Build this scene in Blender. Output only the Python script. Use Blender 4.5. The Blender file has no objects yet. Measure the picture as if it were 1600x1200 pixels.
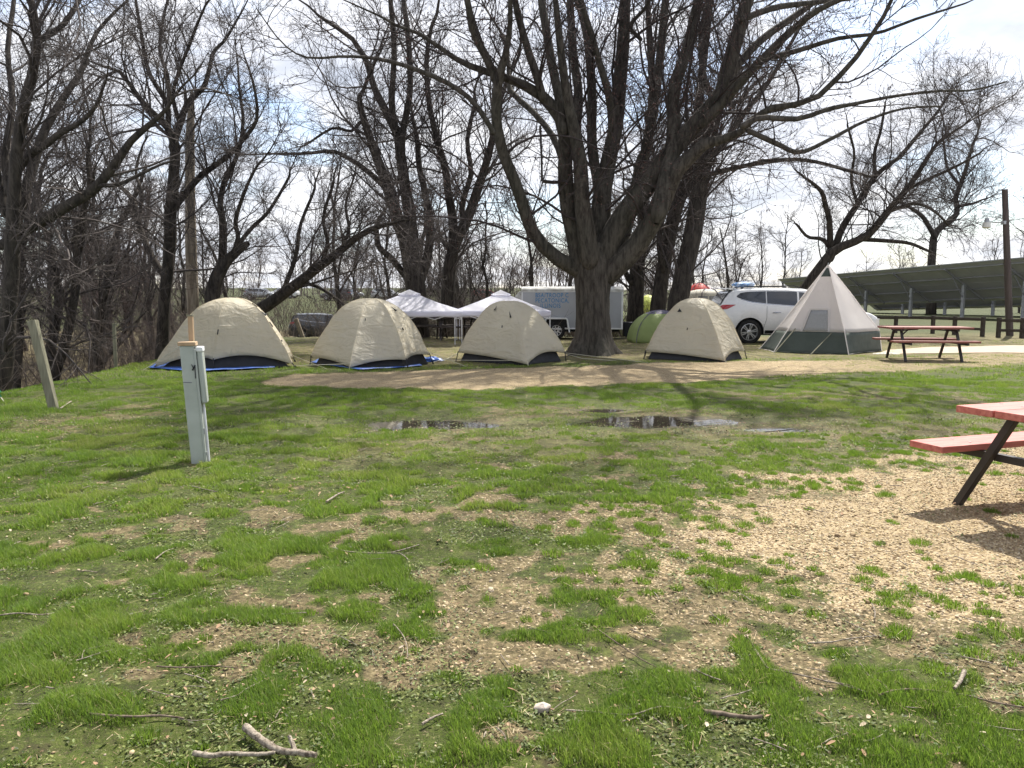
import bpy, bmesh, math, random
import numpy as np
from mathutils import Vector, Matrix
R_ = math.radians
random.seed(7)
RNG = np.random.default_rng(11)
S = bpy.context.scene
C = S.collection

# ---------------------------------------------------------------- camera
CAM_H, PITCH, F = 1.45, math.atan(136 / 1200), 1200.0
cp, sp = math.cos(PITCH), math.sin(PITCH)
cam = bpy.data.cameras.new('camera')
co = bpy.data.objects.new('camera', cam); C.objects.link(co)
co.location = (0, 0, CAM_H); co.rotation_euler = (R_(90) - PITCH, 0, 0)
cam.sensor_width = 36; cam.lens = 27; cam.clip_end = 3000; cam.clip_start = .05
S.camera = co

def at(px, py, Y):
    """world point that lies at distance Y in front and is seen at (px, py) of the 1600x1200 photograph"""
    a, b = (px - 800) / F, (py - 600) / F
    dy, dz = cp - b * sp, -sp - b * cp
    return Vector((a * Y / dy, Y, CAM_H + dz * Y / dy))
def gp(px, py, z=0.0):
    a, b = (px - 800) / F, (py - 600) / F
    dy, dz = cp - b * sp, -sp - b * cp
    Y = (z - CAM_H) / dz * dy
    return Vector((a * Y / dy, Y, z))

# ---------------------------------------------------------------- noise and terrain (numpy)
_T = np.random.default_rng(5).random((256, 256))
def vnoise(x, y, s=1.0, o=0.0):
    x = np.asarray(x, float) / s + o * 17.3 + 500; y = np.asarray(y, float) / s + o * 9.1 + 500
    xi, yi = np.floor(x).astype(int), np.floor(y).astype(int)
    fx, fy = x - xi, y - yi
    fx = fx * fx * (3 - 2 * fx); fy = fy * fy * (3 - 2 * fy)
    g = lambda a, b: _T[a & 255, b & 255]
    return (g(xi, yi) * (1 - fx) + g(xi + 1, yi) * fx) * (1 - fy) + (g(xi, yi + 1) * (1 - fx) + g(xi + 1, yi + 1) * fx) * fy
def fbm(x, y, s, o=0.0, n=4):
    v, a, t = 0, 1, 0
    for i in range(n):
        v = v + a * vnoise(x, y, s / 2 ** i, o + i * 3.7); t += a; a *= .55
    return v / t
def sm(a, b, v):
    t = np.clip((np.asarray(v, float) - a) / (b - a), 0, 1)
    return t * t * (3 - 2 * t)
def pdist(poly, x, y):
    """signed distance to a polygon, inside positive"""
    x = np.asarray(x, float); y = np.asarray(y, float)
    d = np.full(x.shape, 1e9); ins = np.zeros(x.shape, bool); n = len(poly)
    for i in range(n):
        ax, ay = poly[i]; bx, by = poly[(i + 1) % n]
        ex, ey = bx - ax, by - ay
        t = np.clip(((x - ax) * ex + (y - ay) * ey) / (ex * ex + ey * ey), 0, 1)
        d = np.minimum(d, np.hypot(x - ax - t * ex, y - ay - t * ey))
        if ay != by:
            c = ((ay > y) != (by > y)) & (x < (bx - ax) * (y - ay) / (by - ay) + ax)
            ins ^= c
    return np.where(ins, d, -d)

PUD = [  # puddles: centre x, y, half sizes, water level
    (gp(680, 660), 1.05, .42, -.029), (gp(1045, 656), 1.30, .58, -.032), (gp(945, 638), .5, .24, -.034), (gp(1215, 668), .5, .2, -.038)]
def height(x, y):
    x = np.asarray(x, float); y = np.asarray(y, float)
    crest = -7.65 - .10 * (y - 12) + .5 * (fbm(x * 0, y, 3.0, 2) - .5)
    e = np.maximum(crest - x, 0)
    gul = -2.3 * sm(0, 5.5, e) * (1 - sm(12, 24, e)) - .12 * sm(0, .8, e)
    valley = -1.35 * sm(26, 48, y) * (1 - sm(62, 118, y)) * (1 - sm(6, 20, x))
    rise = 1.1 * sm(70, 125, y) * (1 - sm(4, 30, x)) + .8 * sm(90, 160, y)
    far = 5.0 * sm(170, 500, y)
    b = .10 * (fbm(x, y, 4.5, 1) - .5) * sm(9, 15, y) + .05 * (fbm(x, y, 1.6, 4) - .5) + .030 * (fbm(x, y, .28, 6, 3) - .5) * (1 - sm(9, 16, y)) + .014 * (fbm(x, y, .085, 16, 2) - .5) * (1 - sm(6, 9, y))
    h = gul * (1 - sm(27, 44, y)) + valley + rise + far + b
    for c, a, bb, w in PUD:
        q = ((x - c.x) / a) ** 2 + ((y - c.y) / bb) ** 2
        k = np.exp(-q * .9)
        h = h * (1 - .75 * np.exp(-q * .5)) - .052 * k + .055 * (fbm(x, y, .55, 9, 4) - .5) * np.exp(-q * .6)
    return h
def hz(x, y): return float(height(np.array([x]), np.array([y]))[0])

PAD = [(.95, 4.5), (1.5, 5.3), (2.3, 6.1), (3.6, 6.9), (5, 7.6), (9, 8.8), (14, 9), (14, 3.2), (5, 3.2), (2.6, 3.3), (1.7, 3.5), (1.1, 3.95)]
STRIP = [(-4.3, 13.3), (-4.2, 14.4), (-1.5, 15.2), (1, 15.9), (4, 17.0), (8, 18.0), (14, 21), (24, 26), (24, 20.5), (12, 17.0), (9, 15.6), (5.5, 14.2), (2.5, 13.1), (0, 12.2), (-2, 12.0), (-3.8, 12.5)]
def masks(x, y):
    """(gravel, bare earth, dry straw, lush) albedo masks of the ground, also used to sow the grass"""
    n1 = fbm(x, y, .50, 21, 4); n2 = fbm(x, y, .15, 31, 3); n3 = fbm(x, y, 2.6, 41, 4)
    pad = pdist(PAD, x, y); strip = pdist(STRIP, x, y)
    gr = sm(-.45, .7, pad + 1.6 * (n1 - .5) + .9 * (n2 - .5)) * (.25 + .75 * sm(2.95, 3.7, y + 1.2 * (n1 - .5)))
    gs = sm(-.25, .3, strip + .9 * (n1 - .5)) * (1 - .55 * sm(3, 9, x))
    dry_s = sm(-.8, .8, strip + .8 * (n1 - .5)) * sm(1, 6, x)
    cov = .40 * n1 + .60 * fbm(x, y, .20, 31, 3) + .20 * (n3 - .5) + .030
    bias = .13 * sm(.8, -2.2, x - .25 * (y - 4)) + .12 * sm(4.6, 7.2, y) - .03 * sm(0, 2, x) + .03 * sm(2.9, 2.5, y) + .05 * sm(3.0, 2.7, y) - .06 * np.exp(-((y - 3.3) / .40) ** 2) * sm(-2.4, -.9, x) - .045 * sm(6.5, 4.5, y)
    cov = cov + bias
    worn = (1 - sm(.42, .52, cov)) * (1 - sm(7.0, 8.5, y))
    side = sm(-3.2, 1.5, x)
    gravel = np.clip(np.maximum(np.maximum(gr, gs), worn * (.13 + .22 * side)), 0, 1)
    pt = sm(.56, .68, fbm(x, y, 1.5, 55, 5)) * sm(6.5, 8, y) * (1 - sm(11.5, 12.5, y))
    earth = np.clip(worn * .9 + .5 * pt, 0, 1)
    back = sm(15.4, 17.5, y - .25 * x * (x > 0) + 1.5 * (n1 - .5)) * (1 - sm(27, 34, y)) * sm(-8.6, -6.5, x)
    mossy = np.exp(-((y - 7.6 - .1 * x) / 1.5) ** 2) * sm(-3, 0, x)
    dry = np.clip(np.maximum(back * .85, dry_s) * (.55 + .6 * n2) + .30 * sm(.46, .60, n3 + .12 * mossy) * (1 - sm(8.5, 10, y)) * sm(5.0, 6.8, y), 0, 1)
    lush = sm(.44, .54, cov) * (1 - gr * .985) * (1 - gs * .96)
    lush = lush * (1 - .6 * back) * (1 - .35 * mossy)
    return gravel, earth, dry, lush

# ---------------------------------------------------------------- materials
def nodes(name):
    m = bpy.data.materials.new(name); m.use_nodes = True
    nt = m.node_tree; nt.nodes.clear()
    out = nt.nodes.new('ShaderNodeOutputMaterial')
    return m, nt, out
def N(nt, t, **k):
    n = nt.nodes.new(t)
    for a, v in k.items():
        if a.startswith('i_'):
            n.inputs[a[2:].replace('_', ' ')].default_value = v
        else: setattr(n, a, v)
    return n
def L(nt, a, b): nt.links.new(a, b)
def rgb(c): return (c[0], c[1], c[2], 1)
def texco(nt, scale=None, kind='Object'):
    t = N(nt, 'ShaderNodeTexCoord')
    if scale is None: return t.outputs[kind]
    m = N(nt, 'ShaderNodeMapping'); m.inputs['Scale'].default_value = scale
    L(nt, t.outputs[kind], m.inputs['Vector']); return m.outputs['Vector']
def noise(nt, v, s, d=4, r=.55, dist=0.0):
    n = N(nt, 'ShaderNodeTexNoise'); n.inputs['Scale'].default_value = s; n.inputs['Detail'].default_value = d
    n.inputs['Roughness'].default_value = r; n.inputs['Distortion'].default_value = dist
    L(nt, v, n.inputs['Vector']); return n.outputs['Fac']
def ramp(nt, f, stops, interp='LINEAR'):
    r = N(nt, 'ShaderNodeValToRGB'); cr = r.color_ramp; cr.interpolation = interp
    while len(cr.elements) < len(stops): cr.elements.new(.5)
    for e, (p, c) in zip(cr.elements, stops):
        e.position = p; e.color = rgb(c) if hasattr(c, '__len__') else (c, c, c, 1)
    L(nt, f, r.inputs['Fac']); return r.outputs['Color']
def mix(nt, f, a, b, blend='MIX'):
    m = N(nt, 'ShaderNodeMix'); m.data_type = 'RGBA'; m.blend_type = blend; m.clamp_factor = True
    for s, v in ((0, f), (6, a), (7, b)):
        if hasattr(v, 'is_linked') or isinstance(v, bpy.types.NodeSocket): L(nt, v, m.inputs[s])
        else: m.inputs[s].default_value = v if s == 0 else rgb(v)
    return m.outputs[2]
def mth(nt, op, a, b=None, c=None, clamp=False):
    m = N(nt, 'ShaderNodeMath'); m.operation = op; m.use_clamp = clamp
    for i, v in enumerate((a, b, c)):
        if v is None: continue
        if isinstance(v, bpy.types.NodeSocket): L(nt, v, m.inputs[i])
        else: m.inputs[i].default_value = v
    return m.outputs[0]
def bump(nt, h, st=.3, dist=.01, nrm=None):
    b = N(nt, 'ShaderNodeBump'); b.inputs['Strength'].default_value = st; b.inputs['Distance'].default_value = dist
    L(nt, h, b.inputs['Height'])
    if nrm is not None: L(nt, nrm, b.inputs['Normal'])
    return b.outputs['Normal']
def bsdf(nt, col, rough=.7, spec=.5, metal=0.0, nrm=None, coat=0.0):
    p = N(nt, 'ShaderNodeBsdfPrincipled')
    for k, v in (('Base Color', col), ('Roughness', rough)):
        if isinstance(v, bpy.types.NodeSocket): L(nt, v, p.inputs[k])
        else: p.inputs[k].default_value = rgb(v) if k == 'Base Color' else v
    p.inputs['Metallic'].default_value = metal; p.inputs['Specular IOR Level'].default_value = spec
    p.inputs['Coat Weight'].default_value = coat
    if nrm is not None: L(nt, nrm, p.inputs['Normal'])
    return p
def mat(name, c1, c2=None, rough=.7, s=6.0, spec=.4, metal=0.0, bs=0.0, bd=.01, bscale=None, stretch=(1, 1, 1), coat=0.0, transl=0.0, tcol=None, pos=(.35, .65), detail=5):
    m, nt, out = nodes(name)
    v = texco(nt, stretch)
    c2 = c2 or tuple(x * .82 for x in c1)
    f = noise(nt, v, s, detail)
    col = ramp(nt, f, [(pos[0], c1), (pos[1], c2)])
    nr = None
    if bs: nr = bump(nt, noise(nt, v, bscale or s * 3, 5), bs, bd)
    rg = ramp(nt, noise(nt, v, s * 2.3, 3), [(.3, rough * .85), (.7, min(1, rough * 1.12))])
    p = bsdf(nt, col, rg, spec, metal, nr, coat)
    sh = p.outputs[0]
    if transl:
        t = N(nt, 'ShaderNodeBsdfTranslucent'); mx = N(nt, 'ShaderNodeMixShader'); mx.inputs[0].default_value = transl
        if tcol: t.inputs['Color'].default_value = rgb(tcol)
        else: L(nt, col, t.inputs['Color'])
        if nr is not None: L(nt, nr, t.inputs['Normal'])
        L(nt, sh, mx.inputs[1]); L(nt, t.outputs[0], mx.inputs[2]); sh = mx.outputs[0]
    L(nt, sh, out.inputs['Surface'])
    return m

def bark(name, c1, c2, c3, s=5.0, stretch=(1, 1, .22), bs=.9, bd=.03):
    m, nt, out = nodes(name)
    v = texco(nt, stretch)
    n1 = noise(nt, v, s * 2.2, 6, .65, .4); n2 = noise(nt, texco(nt), .7, 3)
    col = mix(nt, ramp(nt, n2, [(.42, 0.0), (.62, 1.0)]), ramp(nt, n1, [(.3, c1), (.68, c2)]), c3)
    col = mix(nt, .6, col, ramp(nt, n1, [(.38, tuple(x * .55 for x in c1)), (.6, c2)]))
    p = bsdf(nt, col, .92, .15, 0, bump(nt, n1, bs, bd))
    L(nt, p.outputs[0], out.inputs['Surface']); return m

M = {}
M['bark'] = bark('bark_maple', (.040, .034, .029), (.095, .083, .070), (.058, .058, .044))
M['twig'] = mat('twig_brown', (.055, .044, .041), (.036, .029, .028), .85, 3, .2)
M['bark2'] = bark('bark_grey', (.030, .026, .023), (.075, .064, .054), (.045, .040, .034))
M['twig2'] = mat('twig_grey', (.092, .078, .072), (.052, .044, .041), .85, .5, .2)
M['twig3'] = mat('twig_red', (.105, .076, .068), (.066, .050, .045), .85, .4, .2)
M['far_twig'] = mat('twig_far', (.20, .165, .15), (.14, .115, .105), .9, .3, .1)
M['dead_bark'] = bark('bark_dead', (.21, .17, .125), (.32, .27, .21), (.17, .145, .11), 6, (1, 1, .12))
M['bud'] = mat('bud_red', (.085, .035, .03), (.05, .025, .02), .7, 9, .3)
M['stick'] = bark('stick_pale', (.11, .085, .065), (.40, .35, .28), (.16, .12, .09), 26, (1, 1, 1), .9, .006)
M['stick_d'] = bark('stick_dark', (.10, .075, .055), (.22, .17, .13), (.07, .055, .04), 14, (1, 1, 1), .5, .004)
M['white_paint'] = mat('white_paint_worn', (.40, .43, .395), (.31, .34, .305), .45, 3.5, .5, bs=.1, bd=.002)
M['wood_new'] = mat('wood_tan', (.46, .34, .215), (.34, .235, .145), .75, 9, .3, stretch=(1, 1, .2), bs=.2, bd=.002)
M['wood_grey'] = mat('wood_weathered', (.23, .22, .155), (.145, .14, .10), .85, 6, .2, stretch=(4, 4, .4), bs=.4, bd=.004)
M['red_wood'] = mat('red_stained_wood', (.52, .17, .13), (.36, .085, .065), .48, 4, .5, stretch=(.8, 9, 9), bs=.5, bd=.003, detail=8)
M['dark_steel'] = mat('dark_brown_steel', (.042, .033, .030), (.030, .024, .022), .5, 8, .4)
M['red_old'] = mat('faded_red_wood', (.27, .095, .075), (.19, .07, .055), .6, 5, .4, stretch=(1, 6, 6), bs=.3, bd=.003)
M['brush'] = mat('brush_brown', (.145, .118, .098), (.085, .068, .058), .9, .4, .1)
M['black'] = mat('black_nylon', (.012, .013, .016), (.020, .021, .026), .6, 5, .3)
M['navy'] = mat('navy_nylon', (.012, .018, .040), (.018, .024, .05), .55, 5, .3)
M['tarp'] = mat('blue_tarp', (.050, .13, .42), (.035, .095, .33), .42, 7, .4, bs=.5, bd=.02, bscale=9)
M['rope'] = mat('pale_rope', (.52, .49, .38), None, .8, 20)
M['steel'] = mat('galvanised_steel', (.36, .37, .38), (.28, .29, .30), .45, 4, .5, .4)
M['white_leg'] = mat('white_enamel', (.72, .72, .76), None, .35, 4)
M['canopy'] = mat('white_canopy_fabric', (.89, .89, .93), (.87, .87, .92), .6, 2, .3, bs=.2, bd=.02, bscale=4, transl=.66, tcol=(.93, .93, 1.0))
M['trailer'] = mat('grey_white_aluminium', (.32, .33, .34), (.28, .29, .30), .42, 1.2, .5, bs=.05, bd=.004)
M['trim_w'] = mat('white_trim', (.72, .73, .73), (.60, .61, .60), .5, 6)
M['trim_dirty'] = mat('dirty_trim', (.58, .58, .55), (.33, .32, .29), .6, 5)
M['tyre'] = mat('tyre_rubber', (.018, .018, .018), (.030, .029, .028), .8, 14, .2, bs=.4, bd=.004)
M['rim_w'] = mat('rim_white', (.66, .65, .62), (.50, .48, .45), .4, 12)
M['alloy'] = mat('alloy', (.56, .56, .57), (.48, .48, .49), .3, 8, .5, .75)
M['letter'] = mat('blue_letter', (.03, .15, .32), (.05, .19, .37), .5, 9)
M['car_white'] = mat('car_paint_white', (.74, .74, .735), (.72, .72, .715), .28, 2, .5, coat=.6)
M['car_dark'] = mat('car_paint_dark', (.03, .033, .04), (.025, .027, .033), .3, 2, .5, coat=.6)
M['car_silver'] = mat('car_paint_silver', (.42, .43, .45), (.38, .39, .41), .3, 2, .5, .4, coat=.5)
M['car_red'] = mat('car_paint_red', (.36, .04, .03), None, .3, 2, .5, coat=.5)
M['glass'] = mat('dark_glass', (.018, .021, .027), (.022, .026, .032), .06, 2, .9)
M['taillight'] = mat('tail_lamp_red', (.42, .012, .022), (.34, .01, .018), .18, 6, .7)
M['plastic'] = mat('black_plastic', (.022, .022, .023), None, .55, 6)
M['chrome'] = mat('chrome', (.6, .6, .61), None, .2, 6, .5, .9)
M['lime'] = mat('lime_fabric', (.36, .44, .17), (.31, .385, .14), .6, 3, .3, bs=.4, bd=.02, bscale=6, transl=.35)
M['grey_fab'] = mat('grey_purple_fabric', (.16, .15, .19), (.13, .12, .16), .65, 3, .3, bs=.3, bd=.01)
M['green_fab'] = mat('bright_green_fabric', (.05, .36, .19), (.04, .30, .16), .6, 3, .3, transl=.3)
M['cream'] = mat('cream_canvas', (.66, .63, .54), (.58, .55, .47), .7, 3, .3, bs=.3, bd=.015, bscale=5, transl=.3)
M['red_fab'] = mat('red_fabric', (.55, .05, .04), None, .6, 3, transl=.3)
M['yellow_fab'] = mat('yellow_fabric', (.62, .68, .14), None, .6, 3, transl=.35)
M['mesh_win'] = mat('grey_mesh', (.25, .25, .245), (.32, .32, .315), .75, 60, .2)
M['tee_white'] = mat('teepee_white', (.78, .76, .745), (.74, .72, .705), .65, 2, .3, bs=.3, bd=.03, bscale=3, transl=.60, tcol=(.94, .905, .88))
M['tee_green'] = mat('teepee_green', (.078, .094, .078), (.064, .078, .065), .65, 3, .3, bs=.35, bd=.03, bscale=4, transl=.12)
M['solar_back'] = mat('solar_underside', (.54, .53, .58), (.49, .48, .53), .7, 1.5, .15)
M['solar_dark'] = mat('solar_face', (.012, .016, .035), None, .12, 3, .7)
M['pole_wood'] = mat('pole_wood', (.105, .085, .078), (.070, .058, .054), .85, 5, .2, stretch=(3, 3, .3), bs=.4, bd=.01)
M['lamp_glass'] = mat('lamp_lens', (.66, .66, .62), None, .3, 5)
M['stone'] = mat('pale_stone', (.52, .45, .38), (.38, .32, .27), .85, 12, .2, bs=.8, bd=.01)
M['leaf'] = mat('dead_leaf', (.38, .25, .15), (.60, .50, .38), .8, 2.5, .2, transl=.25, pos=(.4, .6))
M['bright_leaf'] = mat('bleached_leaf', (.62, .57, .48), (.45, .36, .26), .7, 2.5, .3)
M['far_wall'] = mat('far_wall', (.55, .54, .52), None, .8, 1)
M['far_roof'] = mat('far_roof', (.16, .15, .15), None, .8, 1)

def tent_mat():
    """tan ripstop with tension creases; lets some of the sun through"""
    m, nt, out = nodes('tan_tent_fabric')
    v = texco(nt)
    w = noise(nt, texco(nt, (1.3, 1.3, 2.6)), 1.9, 3, .5, 1.2)
    w2 = noise(nt, texco(nt, (5, 5, 1.3)), 2.6, 4, .55, .5)
    col = ramp(nt, noise(nt, v, 1.6, 4), [(.35, (.65, .605, .485)), (.65, (.60, .555, .445))])
    nr = bump(nt, w2, .35, .035, bump(nt, w, .7, .08))
    p = bsdf(nt, col, .52, .45, 0, nr)
    t = N(nt, 'ShaderNodeBsdfTranslucent'); t.inputs['Color'].default_value = (.86, .78, .60, 1); L(nt, nr, t.inputs['Normal'])
    mx = N(nt, 'ShaderNodeMixShader'); mx.inputs[0].default_value = .42
    L(nt, p.outputs[0], mx.inputs[1]); L(nt, t.outputs[0], mx.inputs[2]); L(nt, mx.outputs[0], out.inputs['Surface'])
    return m
M['tent'] = tent_mat()

# ---------------------------------------------------------------- mesh builder
class MB:
    def __init__(s): s.v = []; s.f = []
    def face(s, *pts):
        i = len(s.v); s.v += [tuple(p) for p in pts]; s.f.append(tuple(range(i, i + len(pts)))); return s
    def box(s, c, d, rz=0, rx=0, ry=0):
        Mx = Matrix.Translation(c) @ Matrix.Rotation(rz, 4, 'Z') @ Matrix.Rotation(ry, 4, 'Y') @ Matrix.Rotation(rx, 4, 'X')
        i = len(s.v)
        for x in (-.5, .5):
            for y in (-.5, .5):
                for z in (-.5, .5): s.v.append(tuple(Mx @ Vector((x * d[0], y * d[1], z * d[2]))))
        for a in ((0, 1, 3, 2), (4, 6, 7, 5), (0, 4, 5, 1), (2, 3, 7, 6), (0, 2, 6, 4), (1, 5, 7, 3)):
            s.f.append(tuple(i + k for k in a))
        return s
    def bar(s, a, b, w, h, up=(0, 0, 1)):
        a, b = Vector(a), Vector(b); d = (b - a).normalized(); u = Vector(up)
        sd = d.cross(u)
        if sd.length < 1e-4: sd = d.cross(Vector((0, 1, 0)))
        sd.normalize(); u = sd.cross(d)
        i = len(s.v)
        for p in (a, b):
            for x, y in ((-.5, -.5), (.5, -.5), (.5, .5), (-.5, .5)): s.v.append(tuple(p + sd * x * w + u * y * h))
        s.f += [(i, i + 3, i + 2, i + 1), (i + 4, i + 5, i + 6, i + 7)]
        for k in range(4): s.f.append((i + k, i + (k + 1) % 4, i + 4 + (k + 1) % 4, i + 4 + k))
        return s
    def tube(s, pts, r, n=8, caps=True):
        pts = [Vector(p) for p in pts]; r = r if hasattr(r, '__len__') else [r] * len(pts)
        i = len(s.v); m = len(pts)
        for k, p in enumerate(pts):
            t = (pts[min(k + 1, m - 1)] - pts[max(k - 1, 0)]).normalized()
            a = Vector((1, 0, 0)) if abs(t.z) > .7 else Vector((0, 0, 1))
            x = t.cross(a).normalized(); y = t.cross(x)
            for j in range(n):
                th = 2 * math.pi * j / n
                s.v.append(tuple(p + (x * math.cos(th) + y * math.sin(th)) * r[k]))
        for k in range(m - 1):
            for j in range(n):
                s.f.append((i + k * n + j, i + k * n + (j + 1) % n, i + (k + 1) * n + (j + 1) % n, i + (k + 1) * n + j))
        if caps:
            s.f.append(tuple(i + j for j in range(n))); s.f.append(tuple(i + (m - 1) * n + j for j in reversed(range(n))))
        return s
    def grid(s, fn, nu, nv, wrap=False):
        i = len(s.v); cu = nu if wrap else nu + 1
        for a in range(cu):
            for b in range(nv + 1): s.v.append(tuple(fn(a / nu, b / nv)))
        for a in range(nu):
            for b in range(nv):
                a2 = (a + 1) % cu
                s.f.append((i + a * (nv + 1) + b, i + a2 * (nv + 1) + b, i + a2 * (nv + 1) + b + 1, i + a * (nv + 1) + b + 1))
        return s
    def prism(s, poly, y0, y1):
        """outline in (x, z) pushed from y0 to y1"""
        i = len(s.v); n = len(poly)
        for y in (y0, y1): s.v += [(p[0], y, p[1]) for p in poly]
        s.f.append(tuple(i + k for k in range(n))); s.f.append(tuple(i + n + k for k in reversed(range(n))))
        for k in range(n): s.f.append((i + k, i + n + k, i + n + (k + 1) % n, i + (k + 1) % n))
        return s
    def lathe_y(s, prof, n=32, c=(0, 0, 0)):
        """profile of (radius, y) turned about the y axis"""
        return s.grid(lambda u, v: (c[0] + _pi(prof, v)[0] * math.cos(u * 2 * math.pi), c[1] + _pi(prof, v)[1], c[2] + _pi(prof, v)[0] * math.sin(u * 2 * math.pi)), n, len(prof) - 1, True)
def _pi(p, v):
    return p[min(len(p) - 1, int(round(v * (len(p) - 1))))]

def build(name, mb, m, parent=None, loc=None, rz=0, smooth=40, bevel=0, thick=0, off=(0, 0, 0)):
    me = bpy.data.meshes.new(name)
    v = mb.v
    if off != (0, 0, 0): v = [(a - off[0], b - off[1], c - off[2]) for a, b, c in v]
    me.from_pydata(v, [], mb.f); me.materials.append(M[m] if isinstance(m, str) else m); me.update()
    bm = bmesh.new(); bm.from_mesh(me)
    bmesh.ops.remove_doubles(bm, verts=bm.verts, dist=1e-5)
    bmesh.ops.recalc_face_normals(bm, faces=bm.faces); bm.to_mesh(me); bm.free()
    if smooth:
        me.polygons.foreach_set('use_smooth', [True] * len(me.polygons)); me.set_sharp_from_angle(angle=R_(smooth))
    o = bpy.data.objects.new(name, me); C.objects.link(o)
    if parent is not None: o.parent = parent
    if loc is not None: o.location = loc; o.rotation_euler = (0, 0, rz)
    if bevel:
        b = o.modifiers.new('bevel', 'BEVEL'); b.width = bevel; b.segments = 2; b.limit_method = 'ANGLE'
    if thick:
        t = o.modifiers.new('thickness', 'SOLIDIFY'); t.thickness = thick; t.offset = 0
    return o
def tag(o, label, cat, group=None, kind=None):
    if label: o['label'] = label
    if cat: o['category'] = cat
    if group: o['group'] = group
    if kind: o['kind'] = kind
    return o
def root(name, label, cat, loc=(0, 0, 0), rz=0, group=None):
    o = bpy.data.objects.new(name, None); C.objects.link(o); o.empty_display_size = .3
    o.location = loc; o.rotation_euler = (0, 0, rz)
    return tag(o, label, cat, group)
def children(o): return [c for c in bpy.data.objects if c.parent == o]
def copy_tree(o, parent=None):
    c = o.copy(); C.objects.link(c)
    if parent is not None: c.parent = parent
    for ch in children(o): copy_tree(ch, c)
    return c

def np_mesh(name, V, polys, m, smooth=True, attr=None):
    """V (n,3) array, polys list of (k, size) index arrays"""
    me = bpy.data.meshes.new(name)
    V = np.asarray(V, np.float32); me.vertices.add(len(V)); me.vertices.foreach_set('co', V.ravel())
    nl = sum(p.size for p in polys); npg = sum(len(p) for p in polys)
    me.loops.add(nl); me.polygons.add(npg)
    me.loops.foreach_set('vertex_index', np.concatenate([p.ravel() for p in polys]).astype(np.int32))
    tot = np.concatenate([np.full(len(p), p.shape[1], np.int32) for p in polys])
    st = np.concatenate([[0], np.cumsum(tot)[:-1]]).astype(np.int32)
    me.polygons.foreach_set('loop_start', st); me.polygons.foreach_set('loop_total', tot)
    if smooth: me.polygons.foreach_set('use_smooth', np.ones(npg, bool))
    for k, a in (attr or {}).items():
        at_ = me.attributes.new(k, 'FLOAT', 'POINT'); at_.data.foreach_set('value', np.asarray(a, np.float32))
    me.materials.append(M[m] if isinstance(m, str) else m)
    me.update(calc_edges=True); me.validate()
    return me
def mobj(name, me, parent=None):
    o = bpy.data.objects.new(name, me); C.objects.link(o)
    if parent is not None: o.parent = parent
    return o

SUN_E, SKY_S, CLOUD_S, EXPO, CLOUD_OFF = 5.0, .125, .67, .90, (3.1, 1.7, 0)

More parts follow.
